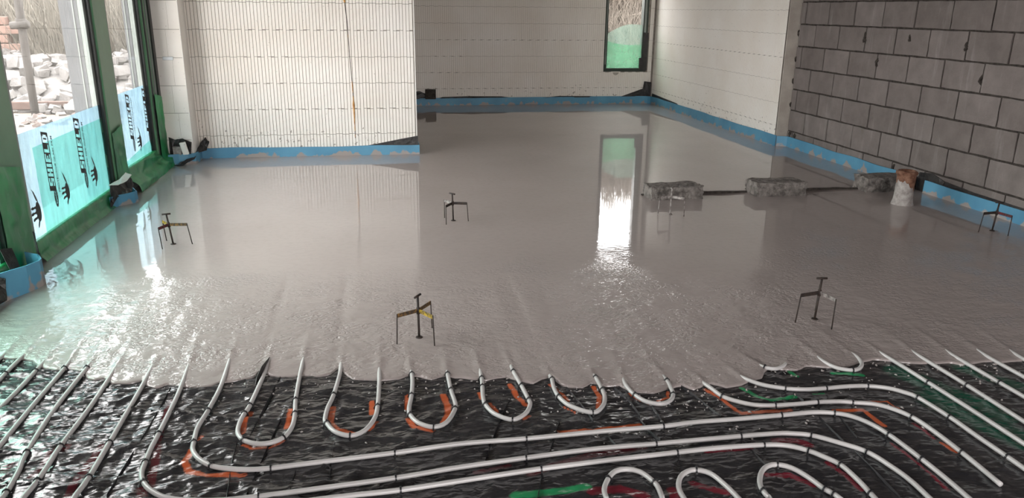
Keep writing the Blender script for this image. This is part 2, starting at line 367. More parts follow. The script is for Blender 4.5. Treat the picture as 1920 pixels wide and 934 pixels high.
# pier between the window and that wall
YP = 7.50
wp = struct('wall_left', (-2.06, YP+.0085, -.1), (-1.683, YN+.2, ZC), 'groove_shade_core', 'narrow white insulation-block pier between green window frame and ribbed wall')
link('pier_side', box_me('pier_side', (-1.688, YP+.001, -.05), (-1.680, YN+.01, ZC)), 'foam_plain', wp)
for k in range(-1, 10):
    z0 = .218+.2455*k
    for a, b in (((0, 4), (4, 8)) if k % 2 else ((0, 5), (5, 8))):
        V = [(-1.93+a*RP+.0008, YP, z0+.002), (-1.93+b*RP-.0008, YP, z0+.002), (-1.93+b*RP-.0008, YP, z0+.2435), (-1.93+a*RP+.0008, YP, z0+.2435)]
        o = box('insulation_block', (V[0][0], YP, max(.0, z0+.002)), (V[1][0], YP+.012, z0+.2435), 'white_foam', wp)
# right-hand white wall
ww = struct('wall_right', (XW+.0135, YW+.002, -.1), (XW+.25, YB+.25, ZC), 'groove_shade_core', 'white insulation-block wall at the far right, splashed with screed low down')
cw = [(.005, .215)]+[(.215+.241*k, .215+.241*(k+1)) for k in range(10)]
icf_wall(ww, (XW, YB-.004, 0), -math.pi/2, YB-YW-.004, cw, None, 32, True)
link('wall_end', box_me('wall_end', (XW+.001, YW-.012, -.05), (XC+.1, YW+.003, ZC)), 'beige_edge', ww)
# concrete-block wall
wc = struct('wall_side', (XC+.016, YR, -.1), (XC+.25, YW-.012, ZC), 'mortar', 'bare grey concrete-block wall on the right with raked dark joints')
BL, BH, G = .425, .2225, .015
BLK = {}
def block_mesh(L, H, var):
    k = (round(L, 3), round(H, 3), var)
    if k in BLK: return BLK[k]
    rs = random.Random(var*91+int(L*1000)); n = max(2, int(L/.07)); mz = 4
    # front face as small grid with uneven arrises
    V = []; Fc = []
    def ed(i, n_): return i == 0 or i == n_
    for j in range(mz+1):
        for i in range(n+1):
            x = L*i/n; z = H*j/mz
            jx = rs.uniform(-.003, .003) if ed(i, n) else 0; jz = rs.uniform(-.003, .003) if ed(j, mz) else 0
            V.append((x+jx, rs.uniform(.002, .005) if ed(i, n) or ed(j, mz) else rs.uniform(-.0008, .0008), z+jz))
    w = n+1
    for j in range(mz):
        for i in range(n): Fc.append((j*w+i, j*w+i+1, (j+1)*w+i+1, (j+1)*w+i))
    loop = [i for i in range(n+1)]+[j*w+n for j in range(1, mz+1)]+[mz*w+i for i in range(n-1, -1, -1)]+[j*w for j in range(mz-1, 0, -1)]
    b = len(V)
    for q in loop: V.append((V[q][0], .03, V[q][2]))
    for q in range(len(loop)):
        q2 = (q+1) % len(loop); Fc.append((loop[q2], loop[q], b+q, b+q2))
    me = mesh('concrete_block', V, Fc); me.materials.append(MATS['concrete_block']); BLK[k] = me; return me
for k in range(-1, 11):
    z0 = .170+BH*k; z1 = z0+BH
    if k == -1: z0 = -.02
    off = 7.676 if k % 2 == 1 else 7.676+BL/2
    y = YW-.014; edges = [y]; e = off
    while e > YR:
        if e < y-.05: edges.append(e)
        e -= BL
    edges.append(YR)
    for i in range(len(edges)-1):
        L = edges[i]-edges[i+1]-G
        if L < .03: continue
        o = link('concrete_block', block_mesh(L, z1-z0-G, random.randrange(5)), None, wc)
        o.matrix_world = Matrix.Translation((XC+random.uniform(-.003, .003), edges[i]-G/2, z0+G/2)) @ Matrix.Rotation(-math.pi/2, 4, 'Z')
# mortar squeezed out of some joints
for (yy, zz, s) in [(6.62, 1.18, .05), (6.4, .98, .035), (5.34, 1.16, .04), (4.72, 1.19, .05), (6.0, 1.20, .03), (5.14, .93, .035), (7.72, .13, .05), (7.62, .12, .04), (5.95, .10, .05), (7.78, .93, .03), (7.79, .70, .03), (7.79, 1.2, .03), (7.78, .45, .025)]:
    V = [(-.011, 0, 0)]; n_ = 22; rs = random.Random(int(yy*100+zz*1000)); rad = []
    for k in range(n_):
        t = 2*math.pi*k/n_; rad.append(s*(.45+.45*rs.random()+.25*math.sin(3*t+yy*9))*(.75+.7*abs(math.sin(t))))
    for ring, (fr_, dp) in enumerate(((.55, -.010), (1.0, .004))):
        for k in range(n_):
            t = 2*math.pi*k/n_; V.append((dp, rad[k]*fr_*math.cos(t)*.75, rad[k]*fr_*math.sin(t)))
    Fc = [(0, 1+(k+1) % n_, 1+k) for k in range(n_)]+[(1+k, 1+(k+1) % n_, 1+n_+(k+1) % n_, 1+n_+k) for k in range(n_)]
    me = mesh('mortar_smear', V, Fc)
    o = link('mortar_smear', me, 'mortar', wc); o.location = (XC+.002, yy, zz)
# unseen ceilings and rear wall: tones and doorway opening added to steer the light
struct('ceiling', (-2.6, YR-.2, ZC), (XC+.3, YN+.1, ZC+.2), 'ceiling_dim', 'unseen ceiling above the front of the room, dark tone picked to cut bounce light', 'ceiling')
struct('ceiling_far_added', (-2.6, YN+.1, ZC), (XC+.3, YB+.3, ZC+.2), 'ceiling_bounce', 'unseen white ceiling above the far end of the room, added to bounce light', 'ceiling')
wr_ = struct('wall_rear', (-2.4, YR-.2, -.1), (.0, YR, ZC), 'mortar', 'plain dark wall behind the viewpoint, wide opening added to let in light')
box('wall_infill', (2.75, YR-.2, -.1), (XC+.2, YR, ZC), 'mortar', wr_); box('wall_infill', (.0, YR-.2, 2.3), (2.75, YR, ZC), 'mortar', wr_)

# ------------------------------------------------------------------ screed edge
def zl(x, y): return (x/3.0, 640+y/3.0)
def zm1(x, y): return (400+x/3.176, 640+y/3.176)
def zm2(x, y): return (860+x/3.176, 640+y/3.176)
def zr(x, y): return (1300+x/3.097, 640+y/3.097)
EDGE = [(-60, 667)]+[zl(*q) for q in [(0, 92), (130, 98), (180, 106), (240, 150), (310, 160), (400, 157), (470, 168), (485, 205), (530, 216), (590, 207), (630, 236), (720, 237), (800, 220), (825, 250), (880, 263), (940, 242), (1010, 252), (1060, 260), (1160, 257), (1200, 252)]]
EDGE += [zm1(*q) for q in [(20, 250), (100, 240), (200, 226), (240, 215), (290, 170), (330, 200), (390, 210), (460, 212), (540, 205), (620, 212), (700, 195), (745, 158), (790, 200), (830, 225), (980, 234), (1100, 225), (1160, 205), (1230, 212), (1290, 227), (1380, 205), (1440, 217)]]
EDGE += [zm2(*q) for q in [(10, 216), (100, 226), (160, 231), (240, 216), (290, 210), (340, 226), (440, 250), (500, 221), (560, 214), (600, 250), (650, 271), (740, 274), (790, 246), (880, 266), (960, 260), (990, 281), (1050, 301), (1160, 306), (1240, 281), (1290, 270), (1330, 262), (1400, 286), (1440, 272), (1465, 252)]]
EDGE += [zr(*q) for q in [(100, 243), (190, 268), (280, 250), (320, 232), (400, 210), (412, 180), (430, 160), (545, 162), (600, 166), (660, 140), (760, 150), (880, 150), (980, 120), (1050, 102), (1160, 115), (1260, 125), (1400, 126), (1500, 120), (1560, 135), (1700, 116), (1800, 120), (1920, 110), (2100, 106)]]
EW = np.array([at(x, y, ZF+.003)[:2] for x, y in EDGE]); EW = EW[np.argsort(EW[:, 0])]
EW = np.vstack([[-2.1, EW[0, 1]+.04], EW, [XC+.2, EW[-1, 1]-.1]])
def yedge(x):
    y0 = np.interp(x, EW[:, 0], EW[:, 1])
    return y0+.004*(vnoise(x*38, x*0+3.3)-.5)
def h_screed(d): 
    d = np.maximum(d, 0)
    lip = .0065*np.sqrt(np.clip(1-(1-np.minimum(d, .014)/.014)**2, 0, 1))
    return lip+.0115*np.clip(d/.28, 0, 1)+.032*smooth((d-.15)/1.1)
def z_screed(x, y): return ZF+float(h_screed(np.array([y-yedge(np.array([x]))[0]]))[0])

# ------------------------------------------------------------------ heating pipes
PR = .0085; ZP = ZF+PR
A_ = lambda f, pts: [(f(p[0], p[1]), len(p) > 2) for p in pts]        # a third item marks a clip
I_ = lambda x, y: (x, y)
PIPES = []
def P_(label, pts, start=True, end=False, group=None): PIPES.append((label, pts, start, end, group))
P_('white heating pipe cut off by the left picture edge, highest on that side', A_(I_, [(16, 655), (-20, 690, 1), (-90, 760)]))
P_('straight white pipe crossing the left edge, one clip, nearest the window post', A_(zl, [(158, 48), (80, 130), (30, 182, 1), (-60, 275)]))
P_('second straight white pipe from the left, single clip near the screed edge', A_(zl, [(272, 82), (200, 167, 1), (100, 275), (-70, 445)]))
P_('third straight white pipe from the left, clip right at the screed edge', A_(zl, [(405, 85), (362, 152, 1), (150, 402), (-60, 660)]))
P_('fourth straight white pipe from the left, reaching the bottom left corner', A_(zl, [(515, 108), (488, 150, 1), (300, 390), (150, 625, 1), (108, 722), (60, 812), (35, 850, 1), (-10, 905), (-60, 970)]))
P_('white pipe left of the dark red smears, two clips, leaving at the bottom left', A_(zl, [(668, 118), (520, 350), (340, 590, 1), (275, 690), (210, 785, 1), (130, 882), (30, 1010)]))
P_('long white pipe, lowest of the three long runs, bending up on the left', A_(zl, [(868, 118), (800, 250), (615, 570, 1), (500, 765, 1), (420, 875), (375, 960), (370, 1020)])
   + A_(I_, [(140, 1005), (260, 1000), (420, 966), (560, 942, 1), (660, 929)]) + A_(zm1, [(1115, 886, 1)]) + A_(zm2, [(100, 818), (490, 760, 1), (900, 708), (1300, 662, 1)]) + A_(zr, [(140, 620), (410, 602, 1), (550, 607), (670, 636, 1), (760, 672), (855, 717, 1), (950, 800), (1030, 885, 1), (1120, 985)]), True, False)
P_('long white pipe, middle of the three long runs, bend beside the dark red paint', A_(zl, [(1070, 113), (1000, 300), (892, 520, 1), (850, 600), (817, 680, 1), (797, 740), (807, 792, 1), (855, 843), (960, 886)])
   + A_(I_, [(400, 939), (485, 931, 1), (600, 916), (742, 896.5, 1)]) + A_(zm2, [(0, 752), (400, 695, 1), (800, 643), (1175, 611, 1)]) + A_(zr, [(0, 576), (275, 552, 1), (480, 536), (570, 536), (685, 546, 1), (850, 590), (1010, 643, 1), (1150, 728), (1260, 808), (1370, 910), (1460, 1000)]))
P_('long white pipe, topmost of the three long runs, curving off at both ends', A_(zl, [(1302, 78), (1243, 250), (1170, 390, 1), (1112, 485), (1090, 568, 1), (1085, 612), (1118, 660), (1188, 700, 1), (1280, 716), (1400, 722), (1524, 714, 1), (1700, 692)])
   + A_(zm1, [(1080, 665, 1)]) + A_(zm2, [(0, 612), (403, 580, 1), (820, 540), (1218, 506, 1)]) + A_(zr, [(0, 471), (250, 452), (510, 430, 1), (690, 413), (820, 417, 1), (920, 436), (1020, 475), (1137, 543, 1), (1328, 686, 1), (1470, 800), (1600, 912), (1700, 1005)]))
U = [('white pipe U-bend with orange paint, beside the torn membrane slit', A_(zm1, [(335, 80), (300, 200), (217, 383, 1), (185, 430, 1), (152, 500), (147, 550), (180, 588, 1), (250, 610), (335, 606), (415, 575, 1), (468, 510), (486, 430, 1), (490, 350, 1), (515, 205), (543, 78)])),
     ('white pipe U-bend with orange paint, second from the left', A_(zm1, [(762, 112), (752, 200), (716, 320, 1), (680, 400), (665, 465), (675, 487, 1), (722, 537), (815, 563, 1), (900, 532), (958, 462), (978, 388, 1), (988, 250), (988, 135)])),
     ('white pipe U-bend below the yellow levelling tripod', A_(zm1, [(1172, 155), (1182, 195, 1), (1186, 250), (1180, 322, 1), (1166, 395), (1172, 437, 1), (1222, 486), (1312, 511, 1), (1390, 482), (1440, 402, 1), (1440, 365), (1415, 290, 1), (1395, 195, 1), (1388, 160)])),
     ('white pipe U-bend, fourth from the left, orange paint inside its right leg', A_(zm2, [(118, 140), (137, 220, 1), (141, 270, 1), (145, 330), (160, 378, 1), (215, 432), (320, 467, 1), (398, 430), (425, 380), (418, 350, 1), (374, 265, 1), (325, 180, 1), (300, 120)])),
     ('white pipe U-bend, fifth from the left, with orange paint in both legs', A_(zm2, [(535, 185), (555, 226, 1), (566, 275), (597, 330, 1), (665, 385), (798, 425, 1), (858, 385), (870, 335), (856, 290, 1), (815, 215, 1), (785, 185)])),
     ('shallow white pipe U-bend half filled by the screed tongue', A_(zm2, [(970, 203, 1), (1000, 268), (1050, 320, 1), (1120, 360), (1208, 373), (1262, 352), (1277, 318, 1), (1268, 285), (1240, 235, 1), (1195, 182)])),
     ('tiny white pipe bend poking from the screed edge', A_(zr, [(355, 122), (415, 152, 1), (480, 160), (528, 140), (545, 112, 1)])),
     ('short white pipe hook above the green paint at the screed edge', A_(zr, [(688, 65), (760, 120), (835, 155), (925, 168, 1), (968, 155), (977, 125), (945, 88), (888, 52)]))]
for l, q in U: P_(l, q, True, True)
P_('upper of two white pipes snaking from the screed tongue to the right edge', A_(zr, [(248, 183), (300, 217), (400, 252), (535, 274, 1), (650, 280), (770, 273, 1), (900, 262), (1012, 260, 1), (1130, 272), (1220, 295), (1305, 327, 1), (1490, 441, 1), (1650, 553), (1825, 672, 1), (2000, 795)]))
P_('lower of two snaking white pipes, cut off slantwise near the bottom right corner', A_(zr, [(38, 218), (100, 270), (170, 320, 1), (260, 350), (360, 370), (475, 372, 1), (600, 365), (720, 354, 1), (850, 350), (925, 355, 1), (1050, 365), (1150, 390), (1270, 440, 1), (1400, 525), (1560, 647, 1), (1680, 745), (1785, 832)]))
P_('straight white pipe on the right, lowest of the five parallel ones', A_(zr, [(1050, 42), (1160, 112), (1365, 240, 1), (1600, 388), (1920, 595), (2060, 688)]))
P_('straight white pipe on the right, second of five, one clip midway', A_(zr, [(1230, 32), (1310, 85), (1590, 256, 1), (1920, 466), (2050, 550)]))
P_('straight white pipe on the right, middle of the five parallel ones', A_(zr, [(1420, 25), (1500, 78), (1780, 241, 1), (1920, 322), (2050, 400)]))
P_('straight white pipe on the right, fourth of five, no clip in sight', A_(zr, [(1610, 25), (1700, 85), (1920, 207), (2050, 280)]))
P_('short white pipe at the right picture edge, topmost of five parallel ones', A_(zr, [(1790, 25), (1890, 88), (1960, 128), (2050, 180)]))
P_('white pipe arch at the bottom, leftmost of three, beside the bright green paint', A_(zm2, [(920, 1010), (880, 934), (867, 880), (890, 820, 1), (932, 775), (1000, 762), (1080, 778), (1167, 842, 1), (1200, 898), (1215, 950), (1222, 1010)]), False)
P_('white pipe arch at the bottom, middle of three', A_(I_, [(1305, 965), (1282, 934), (1272.5, 914), (1275.6, 895), (1288, 884.5), (1305.5, 881, 1), (1332, 888), (1358, 908), (1384, 934), (1404, 960)]), False)
P_('white pipe arch at the bottom, rightmost of three, over dark red paint', A_(zr, [(470, 960), (440, 910), (405, 870, 1), (386, 820), (396, 760), (432, 725), (487, 716, 1), (570, 735), (660, 785), (765, 860, 1), (818, 888, 1), (870, 930), (930, 985)]), False)
def clip_mesh():
    V = []; Fc = []; r0, r1, w = PR+.0005, PR+.0034, .0026; n = 12
    for i in range(n+1):
        t = -.35+(math.pi+.7)*i/n
        for r in (r0, r1):
            for x in (-w, w): V.append((x, r*math.cos(t), r*math.sin(t)))
    for i in range(n):
        a = i*4; b = a+4
        Fc += [(a, b, b+1, a+1), (a+2, a+3, b+3, b+2), (a, a+2, b+2, b), (a+1, b+1, b+3, a+3)]
    Fc += [(0, 1, 3, 2), (n*4, n*4+2, n*4+3, n*4+1)]
    for y, zz, hh_ in ((r1+.001, -PR, .006), (-r1-.001, -PR, .006), (0, r1-.001, .0035)):   # two feet and a crown nub
        b = len(V); 
        for z in (zz, zz+hh_):
            for x, yy in ((-w*1.2, y-.002), (w*1.2, y-.002), (w*1.2, y+.002), (-w*1.2, y+.002)): V.append((x, yy, z))
        Fc += [(b, b+3, b+2, b+1), (b+4, b+5, b+6, b+7), (b, b+1, b+5, b+4), (b+1, b+2, b+6, b+5), (b+2, b+3, b+7, b+6), (b+3, b, b+4, b+7)]
    me = mesh('pipe_clip', V, Fc); me.materials.append(MATS['black_plastic']); return me
CLIP = clip_mesh()
RIDGES = []
for label, pts, st_, en_, grp in PIPES:
    W2 = [np.append(at(p[0], p[1], ZP)[:2], ZP) for p, c_ in pts]; clips = [i for i, (p, c_) in enumerate(pts) if c_]
    key = [w.copy() for w in W2]
    pre, post = [], []
    def under(a, b):      # run on below the screed past a tip
        d = (a-b); d[2] = 0; d /= np.linalg.norm(d); d[1] = max(d[1], .35); d /= np.linalg.norm(d)
        zt = z_screed(a[0], a[1])
        RIDGES.append(((a-d*.13)[:2].copy(), (a+d*.45)[:2].copy()))
        return [a*[1, 1, 0]+[0, 0, min(ZP, zt-PR+.001)], a+d*.10+[0, 0, -.010], a+d*.45+[0, 0, -.012]]
    if st_:
        u = under(W2[0], W2[1]); W2 = u[::-1][:2]+[u[0]]+W2[1:]; off = 2
    else: off = 0
    if en_:
        u = under(W2[-1], W2[-2]); W2 = W2[:-1]+u
    def on(a, b): d = a-b; return a+d/np.linalg.norm(d)*.5
    if not st_: W2 = [on(W2[0], W2[1])]+W2
    if not en_ and 'slantwise' not in label: W2 = W2+[on(W2[-1], W2[-2])]
    path = catmull(W2)
    o = tube('heating_pipe', path, PR, 'white_pipe', None, 12)
    tag(o, label, 'pipe', 'floor heating pipes')
    for ci in clips:
        k = key[ci]; j = int(np.argmin(((path-k)**2).sum(1))); j = min(max(j, 1), len(path)-2); t = path[j+1]-path[j-1]; ang = math.atan2(t[1], t[0])
        q = link('pipe_clip', CLIP, None, o); q.location = path[j]; q.rotation_euler = (0, 0, ang)

# ------------------------------------------------------------------ membrane on the floor
def rid(x, y, s): return 1-np.abs(2*vnoise(x, y, s)-1)
gx = np.concatenate([[-1.918], np.arange(-1.9, 2.9, .0095), np.arange(2.9, XC, .04)])
gy = np.concatenate([np.arange(YR, 1.5, .08), np.arange(1.5, 3.55, .0095)])
MX, MY = np.meshgrid(gx, gy)
wx = MX+.10*(vnoise(MX*3, MY*3, 5)-.5); wy = MY+.10*(vnoise(MX*3+9, MY*3, 6)-.5)
MZ = .0055*rid(wx*3.2+wy*2.0, wy*10-wx*2.0, 1)**4
MZ += .0075*rid(wx*2.2-wy*1.0, wy*13+wx*3.5, 2)**6*smooth((.9-MX)/1.5)
MZ += .0045*rid(wx*9-wy*4, wy*4+wx*3, 3)**5
MZ += .0030*rid(wx*18+wy*5, wy*26-wx*6, 4)**3
MZ += .0012*vnoise(MX*55, MY*75, 7)
amp = .9+.4*smooth((.6-MX)/1.6)-.2*smooth((MX-1.0)/.8)
MZ = MZ*amp-.006
for xs, y0, y1, tilt in ((-.89, 1.5, 3.0, 0), (-.47, 1.5, 3.0, .06), (-.41, 1.5, 2.8, .06), (-.197, 1.5, 2.6, 0), (.40, 1.5, 2.75, .3), (.72, 2.3, 2.8, -.1), (.92, 1.5, 2.75, -.08), (1.0, 1.5, 2.6, 0), (1.55, 1.5, 2.6, -.05), (1.25, 1.5, 2.6, -.05)):
    dxs = MX-(xs+tilt*(MY-2.5)+.012*(vnoise(MY*6, MY*0+xs*5)-.5)); inside = ((MY > y0) & (MY < y1))
    MZ += inside*(-.003*np.exp(-(dxs/.0075)**2))
dedge = MY-yedge(MX)
MZ = MZ*np.clip(1-(dedge+.03)/.06, 0.25, 1)-.02*smooth((dedge-.02)/.2)
# a torn, lifted slit beside the first U-bend
MZ += ZF-.001
# spray paint
PCOL = np.zeros(MX.shape+(4,), np.float32)
def spray(pts, w, col, f):
    global PCOL
    P2 = np.array([at(*f(*q), ZF)[:2] for q in pts]); best = np.full(MX.shape, 9.)
    for a, b in zip(P2[:-1], P2[1:]):
        d = b-a; t = np.clip(((MX-a[0])*d[0]+(MY-a[1])*d[1])/(d@d), 0, 1)
        best = np.minimum(best, np.hypot(MX-a[0]-t*d[0], MY-a[1]-t*d[1]))
    k = smooth(1.2-best/w*.85); m_ = k > PCOL[..., 3]
    PCOL[m_, :3] = col; PCOL[m_, 3] = k[m_]
OR, RD, GR = (.62, .13, .045), (.17, .012, .025), (.02, .30, .11)
DR = (.10, .012, .018); DG = (.008, .075, .045)
for pts, w in [([(225, 420), (185, 480), (172, 555)], .013), ([(462, 410), (455, 460), (435, 515)], .012), ([(180, 615), (250, 632), (340, 628), (420, 598)], .009), ([(712, 390), (697, 480), (740, 527), (850, 548)], .013), ([(945, 365), (942, 430)], .012), ([(972, 480), (930, 525)], .011), ([(1154, 320), (1152, 400)], .009), ([(1160, 460), (1195, 512), (1300, 526)], .014), ([(1368, 322), (1395, 380), (1400, 430), (1370, 475)], .015)]: spray(pts, w, OR, zm1)
for pts, w in [([(305, 255), (345, 325), (400, 375)], .013), ([(122, 305), (135, 345)], .009), ([(180, 370), (228, 415)], .010), ([(425, 440), (390, 460)], .009), ([(545, 255), (605, 305), (650, 350)], .011), ([(800, 268), (840, 325), (830, 395)], .011), ([(620, 385), (700, 428)], .006), ([(1015, 305), (1080, 348), (1130, 368)], .008), ([(1245, 295), (1248, 330), (1180, 350)], .008), ([(590, 535), (800, 520), (1090, 495)], .010)]: spray(pts, w, OR, zm2)
for pts, w in [([(1075, 610), (1037, 680), (1060, 728), (1160, 750), (1370, 752)], .013), ([(1135, 535), (1110, 565)], .010)]: spray(pts, w, OR, zl)
for pts, w in [([(70, 275), (150, 322), (260, 402)], .011), ([(280, 412), (400, 402), (560, 396)], .014), ([(820, 402), (980, 396), (1040, 440), (1110, 485)], .013), ([(1000, 350), (1120, 345), (1195, 390)], .006), ([(1440, 585), (1535, 645)], .010)]: spray(pts, w, OR, zr)
for pts, w in [([(370, 600), (290, 640), (180, 770)], .020), ([(570, 600), (480, 710), (370, 890)], .018), ([(885, 590), (868, 700), (845, 810)], .017), ([(800, 830), (800, 880)], .02), ([(965, 330), (925, 420), (890, 600)], .009), ([(60, 660), (0, 770)], .018)]: spray(pts, w, DR, zl)
for pts, w in [([(430, 785), (620, 715), (800, 672), (1100, 632)], .018), ([(790, 890), (960, 875), (1110, 915)], .022), ([(1270, 880), (1290, 930)], .02), ([(100, 780), (300, 735)], .012)]: spray(pts, w, DR if w < .02 else RD, zm2)
for pts, w in [([(470, 572), (600, 572), (680, 600)], .018), ([(80, 632), (330, 618)], .013), ([(430, 770), (560, 770), (700, 830)], .015), ([(780, 700), (900, 785), (975, 860)], .012), ([(0, 820), (200, 880)], .018), ([(1150, 590), (1300, 700), (1480, 860)], .009), ([(1280, 470), (1400, 560)], .008)]: spray(pts, w, RD, zr)
spray([(340, 912), (560, 893), (760, 862)], .022, GR, zm2)
for pts, w, c_ in [([(280, 270), (380, 320), (450, 337), (590, 320)], .013, GR), ([(555, 168), (600, 200)], .012, GR), ([(810, 180), (980, 192)], .014, GR), ([(1190, 170), (1500, 300), (1800, 420)], .07, DG), ([(1400, 330), (1900, 560)], .09, DG), ([(1560, 150), (1900, 260)], .05, DG), ([(700, 300), (760, 298)], .008, GR)]: spray(pts, w, c_, zr)
me = grid_me('plastic_membrane', MX, MY, MZ); me.materials.append(MATS['black_membrane'])
ca = me.color_attributes.new('paint', 'FLOAT_COLOR', 'POINT'); ca.data.foreach_set('color', PCOL.reshape(-1))
mem = tag(link('plastic_membrane', me), 'crinkled black plastic membrane under the white pipes, sprayed with paint', 'plastic sheet')
def lap(pts, f, w=.005, hgt=.0045):
    w = w*.5
    P = catmull(np.array([at(*f(*q), ZF) for q in pts]), .03); T = np.gradient(P, axis=0); T /= np.linalg.norm(T, axis=1)[:, None]; V = []; Fc = []
    for k, (p_, t) in enumerate(zip(P, T)):
        n_ = np.array([-t[1], t[0], 0]); e = math.sin(math.pi*min(max((k+.3)/(len(P)-.4), .02), .98))**.2; ww_ = w*e*(.7+.6*float(vnoise(np.array([k*.6]), np.array([p_[0]*9]))[0]))
        V += [p_-n_*ww_+[0, 0, -.006], p_+n_*ww_*.3+[0, 0, hgt], p_+n_*ww_+[0, 0, -.006]]
        if k: b = 3*k; Fc += [(b-3, b, b+1, b-2), (b-2, b+1, b+2, b-1)]
    link('sheet_lap', mesh('sheet_lap', V, Fc), 'black_plastic', mem)
for pts in ([(960, 262), (880, 410), (790, 560), (690, 720), (600, 868)],): lap(pts, zl)
for pts in ([(400, 212), (300, 400), (200, 600)], [(150, 560), (110, 720), (78, 934)], [(440, 400), (370, 530), (320, 640), (190, 934)], [(722, 600), (705, 700), (690, 830)], [(490, 770), (455, 890)]): lap(pts, zm1, .004 if pts[0][0] > 430 else .007)
for pts in ([(315, 330), (240, 480), (160, 705)], [(600, 470), (565, 590), (540, 660)], [(640, 275), (720, 365), (800, 470)], [(925, 272), (1010, 350), (1080, 440)], [(1150, 390), (1190, 440), (1215, 490)], [(880, 560), (935, 615)], [(1070, 455), (1140, 540), (1200, 590)], [(1270, 230), (1400, 320), (1560, 450)], [(495, 790), (470, 930)]): lap(pts, zm2, .0035)
for pts in ([(730, 440), (850, 560), (1010, 710), (1200, 905)], [(850, 440), (950, 560)], [(330, 625), (420, 720)], [(580, 300), (640, 345)]): lap(pts, zr, .003)
crumple_later = [tuple(at(*zm1(*q), ZF+dz)) for q, dz in (((250, 262), .004), (262, 0) and ((258, 215), .022), ((285, 150), .03), ((335, 92), .018), ((318, 150), .01), ((290, 215), .004))]
# ------------------------------------------------------------------ screed
xs = np.concatenate([np.arange(-2.0, 2.9, .011), np.arange(2.9, XC+.02, .03)])
ds = [0, .0005, .0015, .0035, .006, .009, .012, .016, .022]; st = .007
while ds[-1] < 9.6:
    ds.append(ds[-1]+st)
    if ds[-1] > .9: st *= 1.06
    st = min(st, .5)
ds = np.array(ds); SX, SD = np.meshgrid(xs, ds); E0 = yedge(SX)
SY = E0+SD; SY = np.minimum(SY, YB+.01+SD*1e-4)
SZ = ZF+h_screed(SD)
fade = smooth(SD/.03)*(1-smooth((SD-.3)/1.2))
SZ += fade*(.0030*(vnoise(SX*14, SY*20, 2)-.5)+.0022*(vnoise(SX*37, SY*46, 3)-.5)+.004*(vnoise(SX*5, SY*6, 4)-.5))
for a, b in RIDGES:
    d = b-a; t = ((SX-a[0])*d[0]+(SY-a[1])*d[1])/(d@d); dd = np.abs((SX-a[0])*d[1]-(SY-a[1])*d[0])/np.linalg.norm(d)
    dd = dd+.006*(vnoise(SX*40, SY*40, 8)-.5)
    SZ += (.0062*smooth(t/.24)*(1-.62*smooth((t-.24)/.12)))*np.exp(-(dd/.0135)**2)*(1-smooth((t-.3)/.7))*smooth(SD/.03)*(t > 0)
SZ[0] = ZF-.02
me = grid_me('floor', SX, SY, SZ); me.materials.append(MATS['wet_screed'])
fl = tag(link('floor', me), 'freshly poured wet grey screed, glossy and mirroring the walls', 'floor', kind='structure')
# splashes of screed on the membrane near the edge
V = []; Fc = []
for i in range(520):
    x = random.uniform(-1.7, 2.7); d = random.expovariate(7)
    y = float(yedge(np.array([x]))[0])-d-.01
    if d > .5: continue
    r = random.uniform(.0015, .0055); b = len(V); el = random.uniform(.6, 2.2); an = random.random()*3.14
    V.append((x, y, ZF+.002+r*.45))
    for k in range(6):
        t = k*math.pi/3; px = r*el*math.cos(t); py = r*math.sin(t)
        V.append((x+px*math.cos(an)-py*math.sin(an), y+px*math.sin(an)+py*math.cos(an), ZF-.001))
    Fc += [(b, b+1+k, b+1+(k+1) % 6) for k in range(6)]
tag(link('screed_splashes', mesh('screed_splashes', V, Fc), 'screed_crumb'), 'small grey screed splashes scattered over the black membrane', 'splashes', kind='stuff')

# ------------------------------------------------------------------ blue edge strips
def strip(label, plan, h=.105, t=.008, hv=.006, z0=-.06, seed=0):
    P2 = []
    for a, b in zip(plan[:-1], plan[1:]):
        a = np.array(a); b = np.array(b); n = max(1, int(np.linalg.norm(b-a)/.05))
        P2 += [a+(b-a)*i/n for i in range(n)]
    P2.append(np.array(plan[-1])); P2 = np.array(P2, float)
    T = np.gradient(P2, axis=0); T /= np.linalg.norm(T, axis=1)[:, None]+1e-9; Nn = np.stack([-T[:, 1], T[:, 0]], 1)
    s = np.concatenate([[0], np.cumsum(np.linalg.norm(np.diff(P2, axis=0), axis=1))])
    wv = .010*(vnoise(s*4, s*0+seed)-.5); top = h+hv*2*(vnoise(s*3, s*0+seed+4)-.5)
    lean = .008*vnoise(s*3.3, s*0+seed+8)
    V = []; Fc = []
    for i in range(len(P2)):
        p_ = P2[i]+Nn[i]*wv[i]; q = p_+Nn[i]*lean[i]
        V += [(*p_, z0), (*q, top[i]), (*(q+Nn[i]*t), top[i]), (*(p_+Nn[i]*t), z0)]
    for i in range(len(P2)-1):
        a = i*4; b = a+4
        Fc += [(a, b, b+1, a+1), (a+1, b+1, b+2, a+2), (a+2, b+2, b+3, a+3)]
    Fc += [(0, 1, 2, 3), (len(P2)*4-4, len(P2)*4-1, len(P2)*4-2, len(P2)*4-3)]
    return tag(link('edge_strip', mesh('edge_strip', V, Fc), 'blue_foam', None), label, 'foam strip', 'blue foam edge strips')
strip('blue foam edge strip along the foot of the ribbed white wall', [(-1.67, YN-.02), (-1.2, YN-.02), (-.4, YN-.025), (XN+.02, YN-.02), (XN+.022, YN+.3)], .095, seed=1)
strip('blue foam edge strip along the foot of the far back wall', [(XN+.03, YB-.02), (2.0, YB-.018), (XW-.06, YB-.02), (XW-.03, YB-.06)], .112, seed=2)
strip('blue foam edge strip below the far right white wall', [(XW-.028, YB-.05), (XW-.02, 10.5), (XW-.03, 9.0), (XW-.015, YW+.02), (XW-.012, YW-.02)], .115, seed=3)
